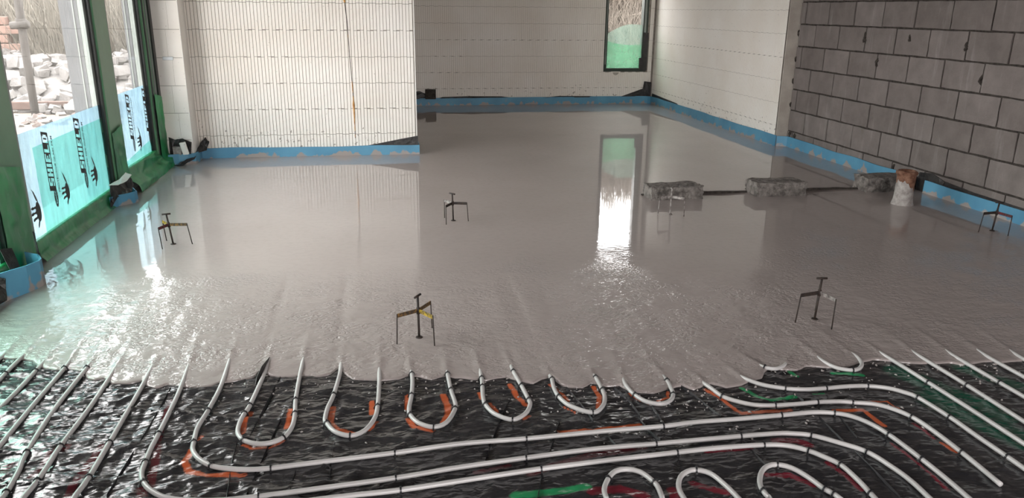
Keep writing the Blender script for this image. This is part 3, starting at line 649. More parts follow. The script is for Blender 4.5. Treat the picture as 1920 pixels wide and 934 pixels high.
strip('blue foam edge strip at the block wall, behind the loose blocks', [(XW+.0, YW-.03), (XC-.02, YW-.07), (XC-.02, 6.5), (XC-.03, 5.62)], .105, seed=4)
strip('blue foam edge strip at the block wall, right of the rusty stub', [(XC-.035, 5.50), (XC-.02, 4.8), (XC-.03, 4.2), (XC-.02, 3.0), (XC-.02, YR)], .10, seed=5)
strip('loose blue foam strip around the nearest window post base', [(-1.93, 3.86), (-1.85, 4.0), (-1.79, 4.09), (-1.755, 4.17), (-1.758, 4.215), (-1.80, 4.30), (-1.89, 4.36)], .125, seed=6)
strip('loose blue foam strip at the base of the middle window post', [(-1.90, 5.80), (-1.87, 5.86), (-1.78, 5.95), (-1.765, 5.99), (-1.82, 6.10), (-1.88, 6.2)], .085, seed=7)
strip('short blue foam strip below the crumpled sheet at the narrow pier', [(-1.88, 7.39), (-1.80, 7.43), (-1.72, 7.45), (-1.66, 7.49), (-1.645, 7.62), (-1.65, YN-.03)], .095, seed=8)

# ------------------------------------------------------------------ left window wall
YPOST = [(2.6, 2.95), (4.24, 4.585), (6.02, 6.36), (7.20, 7.52)]
ZT = 2.42
gw = struct('wall_window', (-2.3, 2.62, ZT), (XL+.02, YP+.02, ZC), 'foam_plain', 'lintel band above the row of tall green framed windows')
struct('wall_unseen_side', (-2.3, YR, -.1), (XL, 2.62, ZC), 'concrete_block', 'unseen grey wall on the left, made solid to block light from the foreground')  # unseen, kept solid so less light reaches the right foreground
struct('trim_1', (-2.3, 2.6, -.1), (XL-.01, YP+.01, .05), 'grey_frame', 'low threshold under the green framed windows', 'trim')
for i, (a, b) in enumerate(YPOST):
    lab = {1: 'wide green window post nearest the left picture edge, film round its foot', 2: 'wide green window post between the two printed films', 3: 'stepped dark green window jamb against the white pier'}.get(i, 'wide green window post further along, outside the picture')
    po = tag(box('window_post', (XG-.05, a+.035, -.05), (XL, b-.03, ZT), 'green_frame', None, .004), lab, 'window post', 'green window posts')
    box('side_trim', (XG-.05, a, -.05), (XL-.012, a+.035, ZT), 'dark_trim', po, .002)  # strip on each post's near side, darker than its front
    box('side_trim', (XG-.05, b-.03, -.05), (XL-.006, b, ZT), 'grey_frame', po, .002)
    if i == 3:
        for y0, y1, x, mm in ((7.27, 7.30, XL+.008, 'dark_trim'), (7.36, 7.385, XL+.010, 'grey_frame'), (7.43, 7.50, XL+.014, 'dark_trim')): box('jamb_bead', (XL-.02, y0, -.05), (x, y1, ZT), mm, po, .002)
    # outer reveal of the opening, seen through the glass
    if True:
        box('outer_reveal', (-2.12 if i < 3 else -2.05, a-.015, -.1), (XG-.052, b+.015, ZT), 'pale_reveal', po)
        box('reveal_groove', (-2.035, a-.019, -.1), (-2.027, a-.013, ZT), 'grey_frame', po)
ZS = [.10, .10, .17]
for i in range(3):
    y0 = YPOST[i][1]; y1 = YPOST[i+1][0]
    zs = ZS[i]
    w = tag(box('window_%d' % (i+1), (XG-.045, y0, .04), (XL-.01, y1, zs), 'green_frame', None, .003), {1: 'large clear window pane between the two wide green posts', 2: 'narrower clear window pane beside the white pier', 0: 'window at the extreme left edge, green film just showing'}.get(i, 'further tall window of the same row, outside the picture'), 'window', kind='structure')
    box('glass_pane', (XG-.018, y0, zs), (XG-.010, y1, ZT), 'window_glass', w)
    box('top_rail', (XG-.045, y0, ZT-.06), (XL-.01, y1, ZT), 'green_frame', w)
    for ya, yb in ((y0, y0+.03), (y1-.045, y1)):
        box('sash_stile', (XG-.04, ya, zs), (XG-.004, yb, ZT-.06), 'grey_frame', w, .002)
# printed films hanging on the lower part of the panes
def sheet(name, x, y0, y1, zb, zt0, zt1, mtl, parent=None, seed=0, curve=0):
    n, k = 40, 24; u, v_ = np.meshgrid(np.linspace(0, 1, n), np.linspace(0, 1, k))
    Y = y0+(y1-y0)*u; zt = zt0+(zt1-zt0)*u+curve*np.sin(u*math.pi); Z = zb+(zt-zb)*v_
    X = x+.0032*(vnoise(u*11+v_*5, v_*7, seed)-.5)+.0012*(vnoise(u*26-v_*9, v_*15, seed+1)-.5)
    return link(name, grid_me(name, X, Y, Z), mtl, parent)
films = []
def text_me(body, size, shear=.0, bold=0):
    cu = bpy.data.curves.new('t', 'FONT'); cu.body = body; cu.size = size; cu.shear = shear; cu.offset = bold; cu.resolution_u = 2
    o = bpy.data.objects.new('t', cu); COL.objects.link(o); dg = bpy.context.evaluated_depsgraph_get(); dg.update()
    me = bpy.data.meshes.new_from_object(o.evaluated_get(dg)); bpy.data.objects.remove(o); return me
def fit(me, x0, x1, y0, y1, zz=0):
    co = np.array([v_.co[:] for v_ in me.vertices]); lo = co.min(0); hi = co.max(0)
    co[:, 0] = x0+(co[:, 0]-lo[0])/(hi[0]-lo[0])*(x1-x0); co[:, 1] = y0+(co[:, 1]-lo[1])/(hi[1]-lo[1])*(y1-y0); co[:, 2] = zz
    me.vertices.foreach_set('co', co.ravel()); me.update(); return me
def poly_me(name, polys, zz=0):
    V = []; Fc = []
    for p_ in polys:
        b = len(V); V += [(x, y, zz) for x, y in p_]; Fc.append(tuple(range(b, b+len(p_))))
    return mesh(name, V, Fc)
def ell(cx, cy, rx, ry, an=0, n=16):
    return [(cx+rx*math.cos(t)*math.cos(an)-ry*math.sin(t)*math.sin(an), cy+rx*math.cos(t)*math.sin(an)+ry*math.sin(t)*math.cos(an)) for t in [2*math.pi*i/n for i in range(n)]]
def knockout(body, shear, w, h, outline, bold=0.0):
    cu = bpy.data.curves.new('k', 'FONT'); cu.body = body; cu.size = 1; cu.shear = shear; cu.resolution_u = 2; cu.offset = bold
    o = bpy.data.objects.new('k', cu); COL.objects.link(o); bpy.context.view_layer.objects.active = o; o.select_set(True)
    bpy.ops.object.convert(target='CURVE'); c2 = o.data; c2.dimensions = '2D'; c2.fill_mode = 'BOTH'; c2.resolution_u = 3
    P = [bp.co for sp_ in c2.splines for bp in (sp_.bezier_points if sp_.type == 'BEZIER' else sp_.points)]
    lo = [min(p[k] for p in P) for k in (0, 1)]; hi = [max(p[k] for p in P) for k in (0, 1)]
    f = lambda p: Vector(((p[0]-lo[0])/(hi[0]-lo[0])*w, (p[1]-lo[1])/(hi[1]-lo[1])*h, 0))
    for sp_ in c2.splines:
        if sp_.type == 'BEZIER':
            for bp in sp_.bezier_points:
                bp.handle_left_type = bp.handle_right_type = 'FREE'
                a, b, c_ = f(bp.handle_left), f(bp.co), f(bp.handle_right); bp.co = b; bp.handle_left = a; bp.handle_right = c_
        else:
            for bp in sp_.points: v3 = f(bp.co); bp.co = (v3.x, v3.y, 0, 1)
    sp_ = c2.splines.new('POLY'); sp_.points.add(len(outline)-1); sp_.use_cyclic_u = True
    for bp, q in zip(sp_.points, outline): bp.co = (q[0], q[1], 0, 1)
    dg = bpy.context.evaluated_depsgraph_get(); dg.update(); me = bpy.data.meshes.new_from_object(o.evaluated_get(dg)); bpy.data.objects.remove(o)
    me.materials.clear(); me.materials.append(MATS['print_black']); return me
LET = {'S': ['11111', '11000', '11111', '00011', '11111'], 'H': ['11011', '11011', '11111', '11011', '11011'], 'I': ['11']*5, 'E': ['11111', '11000', '11110', '11000', '11111'], 'L': ['11000', '11000', '11000', '11000', '11111'], 'D': ['11110', '11011', '11011', '11011', '11110']}
def band(word, W, Hh, pad=.034, ends=(.10, .05)):
    cols = []
    for ch in word: cols += [[r[k] for r in LET[ch]] for k in range(len(LET[ch][0]))]+[['0']*5]
    cols = cols[:-1]; cw = W/len(cols); rh = (Hh-2*pad)/5; polys = []
    sk = lambda x, y: (x+.22*y, y)
    q = lambda x0, x1, y0, y1: polys.append([sk(x0, y0), sk(x1, y0), sk(x1, y1), sk(x0, y1)])
    q(-ends[0], W+ends[1], 0, pad); q(-ends[0], W+ends[1], Hh-pad, Hh); q(-ends[0], 0, pad, Hh-pad); q(W, W+ends[1], pad, Hh-pad)
    for i_, c_ in enumerate(cols):
        r = 0
        while r < 5:
            if c_[4-r] == '0':
                r2 = r
                while r2 < 5 and c_[4-r2] == '0': r2 += 1
                q(i_*cw, (i_+1)*cw, pad+r*rh, pad+r2*rh); r = r2
            else: r += 1
    return polys
T_SH = poly_me('print', band('SHIELD', 1.0, .30)); T_SH.materials.append(MATS['print_black'])
T_PG = fit(text_me('PROTECTIVE GLASS FILM', 1, .22, .018), .0, 1.0, 0, .066)
OVA = knockout('TIMCO', .1, 1.0, .26, ell(.5, .13, .70, .30, 0, 28), .0)
T_PG.materials.clear(); T_PG.materials.append(MATS['print_black'])
HAND = poly_me('print', [ell(.46, -.42, .30, .17, .1), ell(.30, -.10, .045, .11, .2), ell(.47, -.04, .045, .12, .05), ell(.63, -.07, .042, .11, -.1),
    [(.72, -.50), (.80, -.36), (.93, -.29), (1.10, -.22), (1.20, -.13), (1.07, -.30), (.92, -.40)], ell(.12, -.33, .05, .13, 1.0), ell(.31, -.24, .04, .07, .2), ell(.47, -.22, .04, .07, 0), ell(.62, -.23, .04, .07, -.1)])
for m_ in (HAND,): m_.materials.append(MATS['print_black'])
def logo(parent, X, Y, zb, zt, hand=True):
    """print that reads upwards: text axis = +Z, letter tops towards -Y; the oval sits at the foot."""
    Lz = zt-zb; s = Lz*.76; 
    def put(name, me, z, y, sx, dx=.0):
        o = link(name, me, None, parent)
        o.matrix_world = Matrix(((0, 0, 1, X+dx), (0, -1, 0, y), (1, 0, 0, z), (0, 0, 0, 1))) @ Matrix.Scale(sx, 4)
    put('word_shield', T_SH, zb+Lz*.28, Y, s*.93)
    put('small_line', T_PG, zb+Lz*.17, Y+.165*s, s*1.05)
    put('oval_badge', OVA, zb+.014, Y-.008, Lz*.205)
    if hand: put('hand_mark', HAND, zb-.03, Y+.085, Lz*.42)
f1 = sheet('protective_film', XG-.004, 4.615, 6.02, .105, .712, .715, 'blue_film', None, 1)
tag(f1, 'blue protective film on the larger window, printed with two rows of lettering', 'window film', 'printed window films')
sheet('film_overlap', XG-.0008, 4.80, 6.02, .105, .612, .622, 'green_film', f1, 2)
f2 = sheet('protective_film', XG-.004, 6.36, 7.25, .168, .742, .748, 'blue_film', None, 3)
tag(f2, 'pale blue protective film on the narrow window beside the white pier', 'window film', 'printed window films')
sheet('film_overlap', XG-.0008, 6.36, 7.25, .168, .215, .29, 'green_film', f2, 4)
f0 = sheet('protective_film', XG-.004, 2.95, 4.24, .105, .712, .715, 'green_film', None, 5)
tag(f0, 'green protective film at the extreme left edge', 'window film', 'printed window films')
logo(f1, XG+.001, 5.03, .215, .655); logo(f1, XG+.001, 5.56, .215, .665)
logo(f1, XG+.001, 4.45+.18, .20, .64) if False else None
o = link('hand_mark', HAND, None, f1); o.matrix_world = Matrix(((0, 0, 1, XG+.001), (0, -1, 0, 4.65), (1, 0, 0, .16), (0, 0, 0, 1))) @ Matrix.Scale(.2, 4)
logo(f2, XG+.001, 6.70, .262, .70); logo(f2, XG+.001, 7.17, .252, .70, False)
# green film draped over sills and post feet
def drape(label, y0, y1, prof, seed, mtl='green_wrap', wav=.012, name='film_drape'):
    n = int((y1-y0)/.018); s = catmull(np.array([[p[0], p[1], 0] for p in prof]), .01)[:, :2]; k = len(s)
    Y, I = np.meshgrid(np.linspace(y0, y1, n), np.arange(k)); I = I.astype(int)
    a = np.sin(np.linspace(0, 1, k)*math.pi)[:, None]
    w = wav*a*(rid(Y*5+I*.06, I*.12-Y*1.5, seed)**2-.4)+.004*a*(vnoise(Y*30, I*.3, seed)-.5)
    X = s[I, 0]+w; Z = s[I, 1]+w*.5
    return tag(link(name, grid_me(name, X, Y, Z), mtl), label, 'plastic film', 'green film drapes')
pA = [(XL-.035, .108), (XL-.008, .112), (XL+.004, .09), (XL+.010, .04), (XL+.028, .016), (XL+.040, -.004), (XL+.042, -.03)]
drape('green film over the sill below the larger printed film', 4.56, 6.06, pA, 1, wav=.008)
pB = [(XL-.035, .178), (XL-.005, .175), (XL+.004, .13), (XL+.012, .10), (XL+.045, .075), (XL+.075, .05), (XL+.085, .01), (XL+.085, -.03)]
drape('bunched green film over the sill of the narrow window', 6.30, 7.46, pB, 2, wav=.03)
drape('green film over the sill at the extreme left edge', 2.9, 4.28, pA, 3)
def wrap(label, y0, y1, z0, z1, x, seed, ztilt=0, side=None):
    n, k = max(8, int((y1-y0)/.02)), 26
    u, v_ = np.meshgrid(np.linspace(0, 1, n), np.linspace(0, 1, k)); Y = y0+(y1-y0)*u; Z = z0+(z1+ztilt*u-z0)*v_
    X = x+.016*(rid(u*3+v_*2, v_*5, seed)**2-.3)*np.sin(u*math.pi)+.006*(vnoise(u*9, v_*16, seed)-.5)
    return tag(link('film_wrap', grid_me('film_wrap', X, Y, Z), 'green_wrap'), label, 'plastic film', 'green film wraps')
wrap('wrinkled green film around the foot of the nearest window post', 4.20, 4.50, .0, .62, XL+.014, 4, -.06)
wrap('dark green film around the foot of the middle window post', 6.06, 6.31, .03, .50, XL+.010, 5, .04)
wrap('wrinkled green film over the jamb beside the white pier', 7.27, 7.515, .0, .66, XL+.019, 6, -.05)

# back window
wk = tag(empty('window_4', (3.84, YB, .5)), 'tall narrow window in the far wall, black frame, dry brush beyond', 'window', kind='structure')
for lo, hi, nme in (((3.500, YB-.005, .496), (3.545, YB+.12, 2.45), 'frame_stile'), ((4.105, YB-.005, .496), (4.182, YB+.12, 2.45), 'frame_stile'), ((3.500, YB-.012, .496), (4.182, YB+.12, .545), 'frame_rail'), ((3.500, YB-.005, 2.40), (4.182, YB+.12, 2.45), 'frame_rail')):
    shift(box(nme, lo, hi, 'black_frame', None, .003), wk)
shift(box('glass_pane', (3.545, YB+.05, .545), (4.105, YB+.058, 2.40), 'window_glass'), wk)
shift(box('grey_bead', (4.118, YB-.012, 1.02), (4.150, YB, 2.44), 'grey_frame', None, .002), wk)
shift(box('grey_bead', (3.515, YB-.012, .60), (3.527, YB, 2.44), 'grey_frame', None, .002), wk)
def bsheet(name, y, x0, x1, zb, zt0, zt1, mtl, parent, seed, curve):
    n, k = 26, 20; u, v_ = np.meshgrid(np.linspace(0, 1, n), np.linspace(0, 1, k)); X = x0+(x1-x0)*u; Z = zb+(zt0+(zt1-zt0)*u+curve*np.sin(u*math.pi)-zb)*v_
    Y = y+.008*(vnoise(u*6+v_*3, v_*6, seed)-.5); return link(name, grid_me(name, X[:, ::-1], Y[:, ::-1], Z[:, ::-1]), mtl, parent)
f3 = bsheet('protective_film', YB+.03, 3.548, 4.100, .546, 1.06, 1.19, 'pale_green_film', None, 7, .06)
tag(f3, 'green film covering the lower half of the far narrow window', 'window film', 'printed window films')
bsheet('film_overlap', YB+.018, 3.548, 4.100, .546, .95, .90, 'strong_green_film', f3, 8, -.03)
tag(box('tape_strip', (4.112, YB-.02, .51), (4.188, YB-.013, 1.08), 'black_sheet', None, 0, .004), 'black tape up the right side of the far narrow window', 'tape')
tag(box('tape_strip', (4.06, YB-.024, .52), (4.12, YB-.016, .70), 'black_sheet', None, 0, .005), 'small black tape patch in the lower right corner of the far window', 'tape')
pt = tag(empty('foam_patch', (3.70, YB, .45)), 'small bowl-shaped foam filling under the far window sill', 'foam patch')
V = [(3.62+.155*i/10-.0, YB-.006, .496) for i in range(11)]+[(3.62+.155*(10-i)/10, YB-.006, .496-.075*math.sin(math.pi*(i)/10)**.6) for i in range(11)]
shift(link('patch_edge', mesh('patch_edge', V, [tuple(range(len(V)))[::-1]]), 'white_foam'), pt)
V = [(3.645+.105*i/10, YB-.009, .482) for i in range(11)]+[(3.645+.105*(10-i)/10, YB-.009, .482-.045*math.sin(math.pi*i/10)**.6) for i in range(11)]
shift(link('patch_fill', mesh('patch_fill', V, [tuple(range(len(V)))[::-1]]), 'beige_edge'), pt)

# ------------------------------------------------------------------ wall details
# foam seam running down the ribbed wall
Pz = [(-.247, 1.62), (-.247, 1.444), (-.236, 1.3), (-.231, 1.179), (-.227, .983), (-.220, .83), (-.215, .708), (-.211, .56), (-.209, .426), (-.2095, .3), (-.21, .17)]
s = catmull(np.array([[x, YN-.001, z] for x, z in Pz]), .02)
seam = tag(empty('foam_seam', (-.22, YN, .17)), 'dark vertical seam with brown expanding foam down the ribbed wall', 'foam seam')
shift(tube('seam_gap', s, .003, 'mortar', None, 6), seam)
def blob(z0, z1, w0, name='foam_bead'):
    q = [p for p in s if z0 <= p[2] <= z1]; rr = [max(.0025, w0*(.35+1.1*float(vnoise(np.array([p[2]*22]), np.array([z0*7]))[0]))*math.sin(math.pi*min(max((k+.6)/(len(q)+.2), .05), .95))**.5) for k, p in enumerate(q)]
    shift(tube(name, q, .006, 'orange_foam', None, 8, True, rr), seam)
blob(.60, .74, .004); blob(.26, .60, .009); blob(.17, .30, .004); blob(1.435, 1.50, .02); blob(1.0, 1.2, .0035)
tag(box('metal_tag', (-1.855, YP-.006, .935), (-1.765, YP-.001, .965), 'metal_label', None, .002), 'small grey metal strip fixed to the narrow white pier', 'metal strip')
# dark damp-proof membrane showing below the cut blocks
V = [(-.33, YN-.006, .05), (XN+.004, YN-.006, .02), (XN+.004, YN-.006, .185), (XN-.05, YN-.004, .172), (-.30, YN-.004, .058)]
def crumple(name, pts, mtl, label, cat, thick=.004, sub=3, amp=.01, sd=0):
    bm = bmesh.new(); vs = [bm.verts.new(p_) for p_ in pts]; bm.faces.new(vs); bmesh.ops.triangulate(bm, faces=bm.faces[:])
    bmesh.ops.subdivide_edges(bm, edges=bm.edges[:], cuts=sub, use_grid_fill=True)
    bm.normal_update(); nrm = bm.faces[:][0].normal.copy()
    for v_ in bm.verts:
        v_.co += nrm*amp*(float(vnoise(np.array([v_.co.x*31+v_.co.y*13]), np.array([v_.co.z*37+sd]))[0])-.5)
    r = bmesh.ops.extrude_face_region(bm, geom=bm.faces[:])
    for e in r['geom']:
        if isinstance(e, bmesh.types.BMVert): e.co -= nrm*thick
    bmesh.ops.recalc_face_normals(bm, faces=bm.faces[:])
    me = bpy.data.meshes.new(name); bm.to_mesh(me); bm.free()
    return tag(link(name, me, mtl), label, cat)
crumple('membrane_flap', V, 'black_sheet', 'black damp-proof sheet under the slanted cut of the ribbed wall', 'plastic sheet', amp=.006)
crumple('membrane_flap', [(XN+.04, YB-.012, .10), (.78, YB-.012, .10), (.76, YB-.014, .17), (.66, YB-.014, .215), (XN+.03, YB-.014, .20)], 'black_sheet', 'black sheet bunched at the left end of the far wall', 'plastic sheet', amp=.02, sd=3)
tag(box('timber_offcut', (.74, YB-.05, .10), (.90, YB-.012, .245), 'mortar', None, .004, .004), 'small dark block standing at the left end of the far wall', 'block')
crumple('membrane_flap', [(3.80, YB-.016, .112), (XW-.02, YB-.016, .112), (XW-.015, YB-.016, .33), (XW-.13, YB-.016, .345), (XW-.15, YB-.016, .23), (XW-.22, YB-.016, .18)], 'black_sheet', 'black triangular sheet in the far right corner below the window', 'plastic sheet', amp=.012, sd=5)
crumple('membrane_flap', [(.9, YB-.013, .10), (2.1, YB-.013, .105), (1.9, YB-.014, .128), (1.4, YB-.014, .135), (1.0, YB-.014, .125)], 'black_sheet', 'thin black sheet edge above the strip, middle of the far wall', 'plastic sheet', amp=.008, sd=6)
crumple('membrane_flap', [(2.5, YB-.013, .10), (3.5, YB-.013, .105), (3.3, YB-.014, .122), (2.8, YB-.014, .128)], 'black_sheet', 'thin black sheet edge above the strip, right half of the far wall', 'plastic sheet', amp=.006, sd=7)
V = []; Fc = []
crumple('membrane_flap', [(XC-.004, 5.52, .08), (XC-.004, 4.2, .075), (XC-.004, 3.0, .08), (XC-.003, 3.0, .108), (XC-.003, 4.2, .110), (XC-.003, 5.0, .116), (XC-.003, 5.3, .135), (XC-.003, 5.62, .135)], 'black_sheet', 'black sheet edge between the block wall and the blue strip', 'plastic sheet', amp=.012, sd=8)
crumple('membrane_flap', [(XC-.012, 5.62, .0), (XC-.012, 5.36, .0), (XC-.012, 5.30, .13), (XC-.012, 5.45, .17), (XC-.012, 5.60, .15)], 'black_sheet', 'black gap with loose sheet right behind the rusty stub', 'plastic sheet', amp=.02, sd=9)
crumple('membrane_flap', [(XW-.006, YB-.05, .10), (XW-.006, 10.6, .10), (XW-.006, 10.7, .125), (XW-.006, YB-.06, .16)], 'black_sheet', 'thin black sheet edge above the strip of the far right wall', 'plastic sheet', amp=.006, sd=10)
crumple('membrane_tear', crumple_later, 'black_sheet', 'dark torn lip of membrane standing up beside the first U-bend', 'plastic sheet', thick=.002, sub=2, amp=.004, sd=12)
crumple('membrane_flap', [(-1.93, 3.55, -.01), (-1.84, 3.95, -.005), (-1.84, 3.97, .10), (-1.91, 3.9, .14), (-1.93, 3.55, .12)], 'black_sheet', 'black sheet at the extreme left below the nearest post', 'plastic sheet', amp=.03, sd=13)
# litter at the pier foot
crumple('plastic_scrap', [(-1.88, 7.46, .09), (-1.70, 7.47, .09), (-1.685, 7.47, .20), (-1.76, 7.48, .235), (-1.83, 7.48, .225), (-1.88, 7.475, .25)], 'black_sheet', 'crumpled black plastic at the foot of the narrow pier', 'plastic scrap', amp=.05, sd=1)
tag(box('grey_offcut', (-1.845, 7.435, .09), (-1.775, 7.462, .165), 'cement_coat', None, .003, .005), 'small grey offcut leaning at the pier foot', 'offcut')
o = tag(box('foam_offcut', (-.025, -.012, 0), (.025, .012, .115), 'white_foam', None, .003, .004), 'white foam wedge standing at the pier foot', 'foam offcut'); o.location = (-1.735, 7.435, .095); o.rotation_euler = (.1, -.18, .1)
crumple('plastic_scrap', [(-1.68, 7.56, .08), (-1.60, 7.66, .09), (-1.575, 7.68, .17), (-1.60, 7.70, .21), (-1.64, 7.64, .17)], 'black_sheet', 'dark plastic flap in the corner right of the pier', 'plastic scrap', amp=.03, sd=2)
crumple('plastic_scrap', [(-1.83, 7.36, .006), (-1.77, 7.36, .004), (-1.67, 7.45, .05), (-1.655, 7.46, .075), (-1.73, 7.42, .05)], 'black_plastic', 'black strip of plastic lying across the short blue strip', 'plastic scrap', amp=.02, sd=3)
# litter at the middle post
crumple('plastic_scrap', [(-1.90, 5.76, .0), (-1.87, 5.86, .07), (-1.80, 5.97, .085), (-1.80, 6.04, .13), (-1.83, 6.04, .165), (-1.88, 5.96, .165), (-1.90, 5.84, .17)], 'black_sheet', 'crumpled black sheet at the foot of the middle window post', 'plastic scrap', amp=.05, sd=4)
crumple('plastic_scrap', [(-1.88, 5.74, .185), (-1.84, 5.80, .165), (-1.82, 5.95, .17), (-1.81, 6.03, .19), (-1.84, 6.02, .225), (-1.86, 5.93, .19)], 'foam_plain', 'white crumpled film scrap on the black sheet by the middle post', 'film scrap', amp=.02, sd=5)
# tape and rod at the nearest post
crumple('tape_strip', [(-1.822, 4.045, .045), (-1.795, 4.085, .035), (-1.86, 4.14, .21), (-1.895, 4.09, .22)], 'black_sheet', 'black tape strip hanging over the loose blue foam strip', 'tape', thick=.003, sub=2, amp=.004, sd=6)
tag(tube('thin_rod', [(-1.80, 4.29, .08), (-1.805, 4.29, .16), (-1.815, 4.30, .25)], .004, 'black_plastic'), 'thin black rod standing inside the loose blue strip', 'rod')
crumple('tape_strip', [(XL+.006, 4.26, 1.30), (XL+.012, 4.36, 1.17), (XL+.012, 4.385, 1.14), (XL+.006, 4.36, 1.13), (XL+.004, 4.26, 1.22)], 'black_plastic', 'small black tape end on the nearest post, top left corner', 'tape', thick=.002, sub=1, amp=.003, sd=7)

# ------------------------------------------------------------------ levelling tripods
def tripod(label, c, h, angs, rad, arm_mats, rz_handle, lean=(0, 0), metal='dark_steel', armlen=None):
    zb = z_screed(c[0], c[1])-.003
    t = tag(empty('levelling_tripod', (c[0], c[1], zb)), label, 'tripod', 'screed levelling tripods')
    za = h*.66
    L = lambda z: np.array([lean[0]*z, lean[1]*z, z])
    tube('centre_rod', [L(.006), L(h*.4), L(h-.004)], .0054, metal, t, 8)
    tube('hub', [L(za-.016), L(za+.014)], .0085, metal, t, 8)
    d = np.array([math.cos(rz_handle), math.sin(rz_handle), 0])*.025
    tube('handle', [L(h)-d, L(h)+d], .0055, metal, t, 8)
    me = bpy.data.meshes.new('foot_disc'); bm = bmesh.new(); bmesh.ops.create_cone(bm, cap_ends=True, segments=16, radius1=.017, radius2=.014, depth=.004, matrix=Matrix.Translation((0, 0, .006))); bm.to_mesh(me); bm.free()
    link('foot_disc', me, metal, t)
    for a, mm, r in zip(angs, arm_mats, rad):
        e = np.array([math.cos(math.radians(a)), math.sin(math.radians(a)), 0]); n = np.array([-e[1], e[0], 0])*.0015
        p0 = L(za)+e*.006; p1 = L(za)+e*r*.94; V = []
        for q in (p0, p1):
            for dz in (-.009, .009):
                for sn in (-1, 1): V.append(q+[0, 0, dz]+n*sn)
        arm = link('arm', mesh('arm', V, [(0, 1, 3, 2), (4, 6, 7, 5), (0, 4, 5, 1), (2, 3, 7, 6), (0, 2, 6, 4), (1, 5, 7, 3)]), mm, t)
        zf = z_screed(c[0]+e[0]*r, c[1]+e[1]*r)-zb
        tube('leg', [p1+[0, 0, .0075], (p1+[0, 0, .0075]+e*r+[0, 0, zf-.006])/2, e*r+[0, 0, zf-.006]], .0030, metal, arm, 6)
    return t
def base(x, y):
    p = at(x, y, -.01)
    for _ in range(4): p = at(x, y, z_screed(p[0], p[1]))
    return p
for label, px, h, angs, rad, mm, rz, ln, mt in [
    ('levelling tripod with one bright yellow arm, nearest, left of centre', (786, 633), .205, (-152, -57, 55), (.115, .115, .115), ('brown_tape', 'yellow_tape', 'brown_tape'), 1.0, (-.01, 0), 'dark_steel'),
    ('dark levelling tripod with level T-handle, nearest on the right', (1527, 599), .215, (192, -80, 58), (.118, .118, .11), ('dark_steel', 'screedy_steel', 'dark_steel'), -.18, (.05, 0), 'dark_steel'),
    ('levelling tripod with yellow and red arms near the left windows', (325, 458), .195, (-112, -6, 125), (.105, .115, .10), ('red_tape', 'brown_tape', 'yellow_tape'), .25, (-.10, 0), 'dark_steel'),
    ('dark levelling tripod standing alone in mid floor', (850, 414), .195, (-122, -14, 122), (.108, .105, .10), ('dark_steel', 'dark_steel', 'screedy_steel'), -.9, (-.03, 0), 'dark_steel'),
    ('screed-coated levelling tripod in front of the first loose block', (1256, 402), .20, (190, -42, 68), (.10, .105, .10), ('screedy_steel', 'screedy_steel', 'screedy_steel'), .9, (.02, 0), 'screedy_steel'),
    ('levelling tripod with dark red arm by the right block wall', (1860, 433), .20, (188, -84, 48), (.12, .125, .11), ('dark_steel', 'red_tape', 'dark_steel'), -.3, (.07, 0), 'dark_steel')]:
    p = base(*px); tripod(label, p, h, angs, rad, mm, rz, ln, mt)

# ------------------------------------------------------------------ loose blocks, bar, stub
def rough_block(label, loc, rz, size, seed):
    bm = bmesh.new(); bmesh.ops.create_cube(bm, size=1); bmesh.ops.subdivide_edges(bm, edges=bm.edges[:], cuts=7, use_grid_fill=True)
    rs = random.Random(seed)
    for v_ in bm.verts:
        m_ = sum(abs(abs(c_)-.5) < 1e-4 for c_ in v_.co)
        v_.co = Vector((v_.co.x*size[0], v_.co.y*size[1], (v_.co.z+.5)*size[2]))
        j = .0035 if m_ == 1 else .007
        v_.co += Vector([rs.uniform(-j, j) for _ in range(3)])
        if m_ > 1:
            c0 = Vector((0, 0, size[2]/2)); v_.co += (c0-v_.co)*.02
    me = bpy.data.meshes.new('loose_block'); bm.to_mesh(me); bm.free()
    o = tag(link('loose_block', me, 'rough_concrete'), label, 'concrete block', 'loose blocks lying in the screed'); o.location = loc; o.rotation_euler[2] = rz; return o
rough_block('rough concrete block in the screed, left of three, behind a tripod', (2.28, 5.63, -.005), .02, (.43, .205, .105), 1)
rough_block('rough concrete block in the screed, middle of the three', (3.155, 5.63, -.005), -.01, (.43, .21, .115), 2)
rough_block('rough concrete block in the screed, right of three, behind the stub', (4.13, 5.655, -.005), -.02, (.42, .20, .125), 3)
V = []; Fc = []; n = 70
for i in range(n):
    x = 2.05+(4.0-2.05)*i/(n-1); y = 5.70-.01*math.sin(i*.3); top = .012+.008*float(vnoise(np.array([i*.35]), np.array([1.]))[0])
    V += [(x, y-.012, -.03), (x, y-.010, top), (x, y+.010, top), (x, y+.012, -.03)]
    if i: b = 4*i; Fc += [(b-4, b, b+1, b-3), (b-3, b+1, b+2, b-2), (b-2, b+2, b+3, b-1)]
tag(link('joint_strip', mesh('joint_strip', V, Fc), 'mortar'), 'thin dark joint strip running under the three loose blocks', 'strip')
st = tag(empty('pipe_stub', (3.965, 5.17, 0)), 'rusty round stub with cement collar standing before the right block', 'pipe stub')
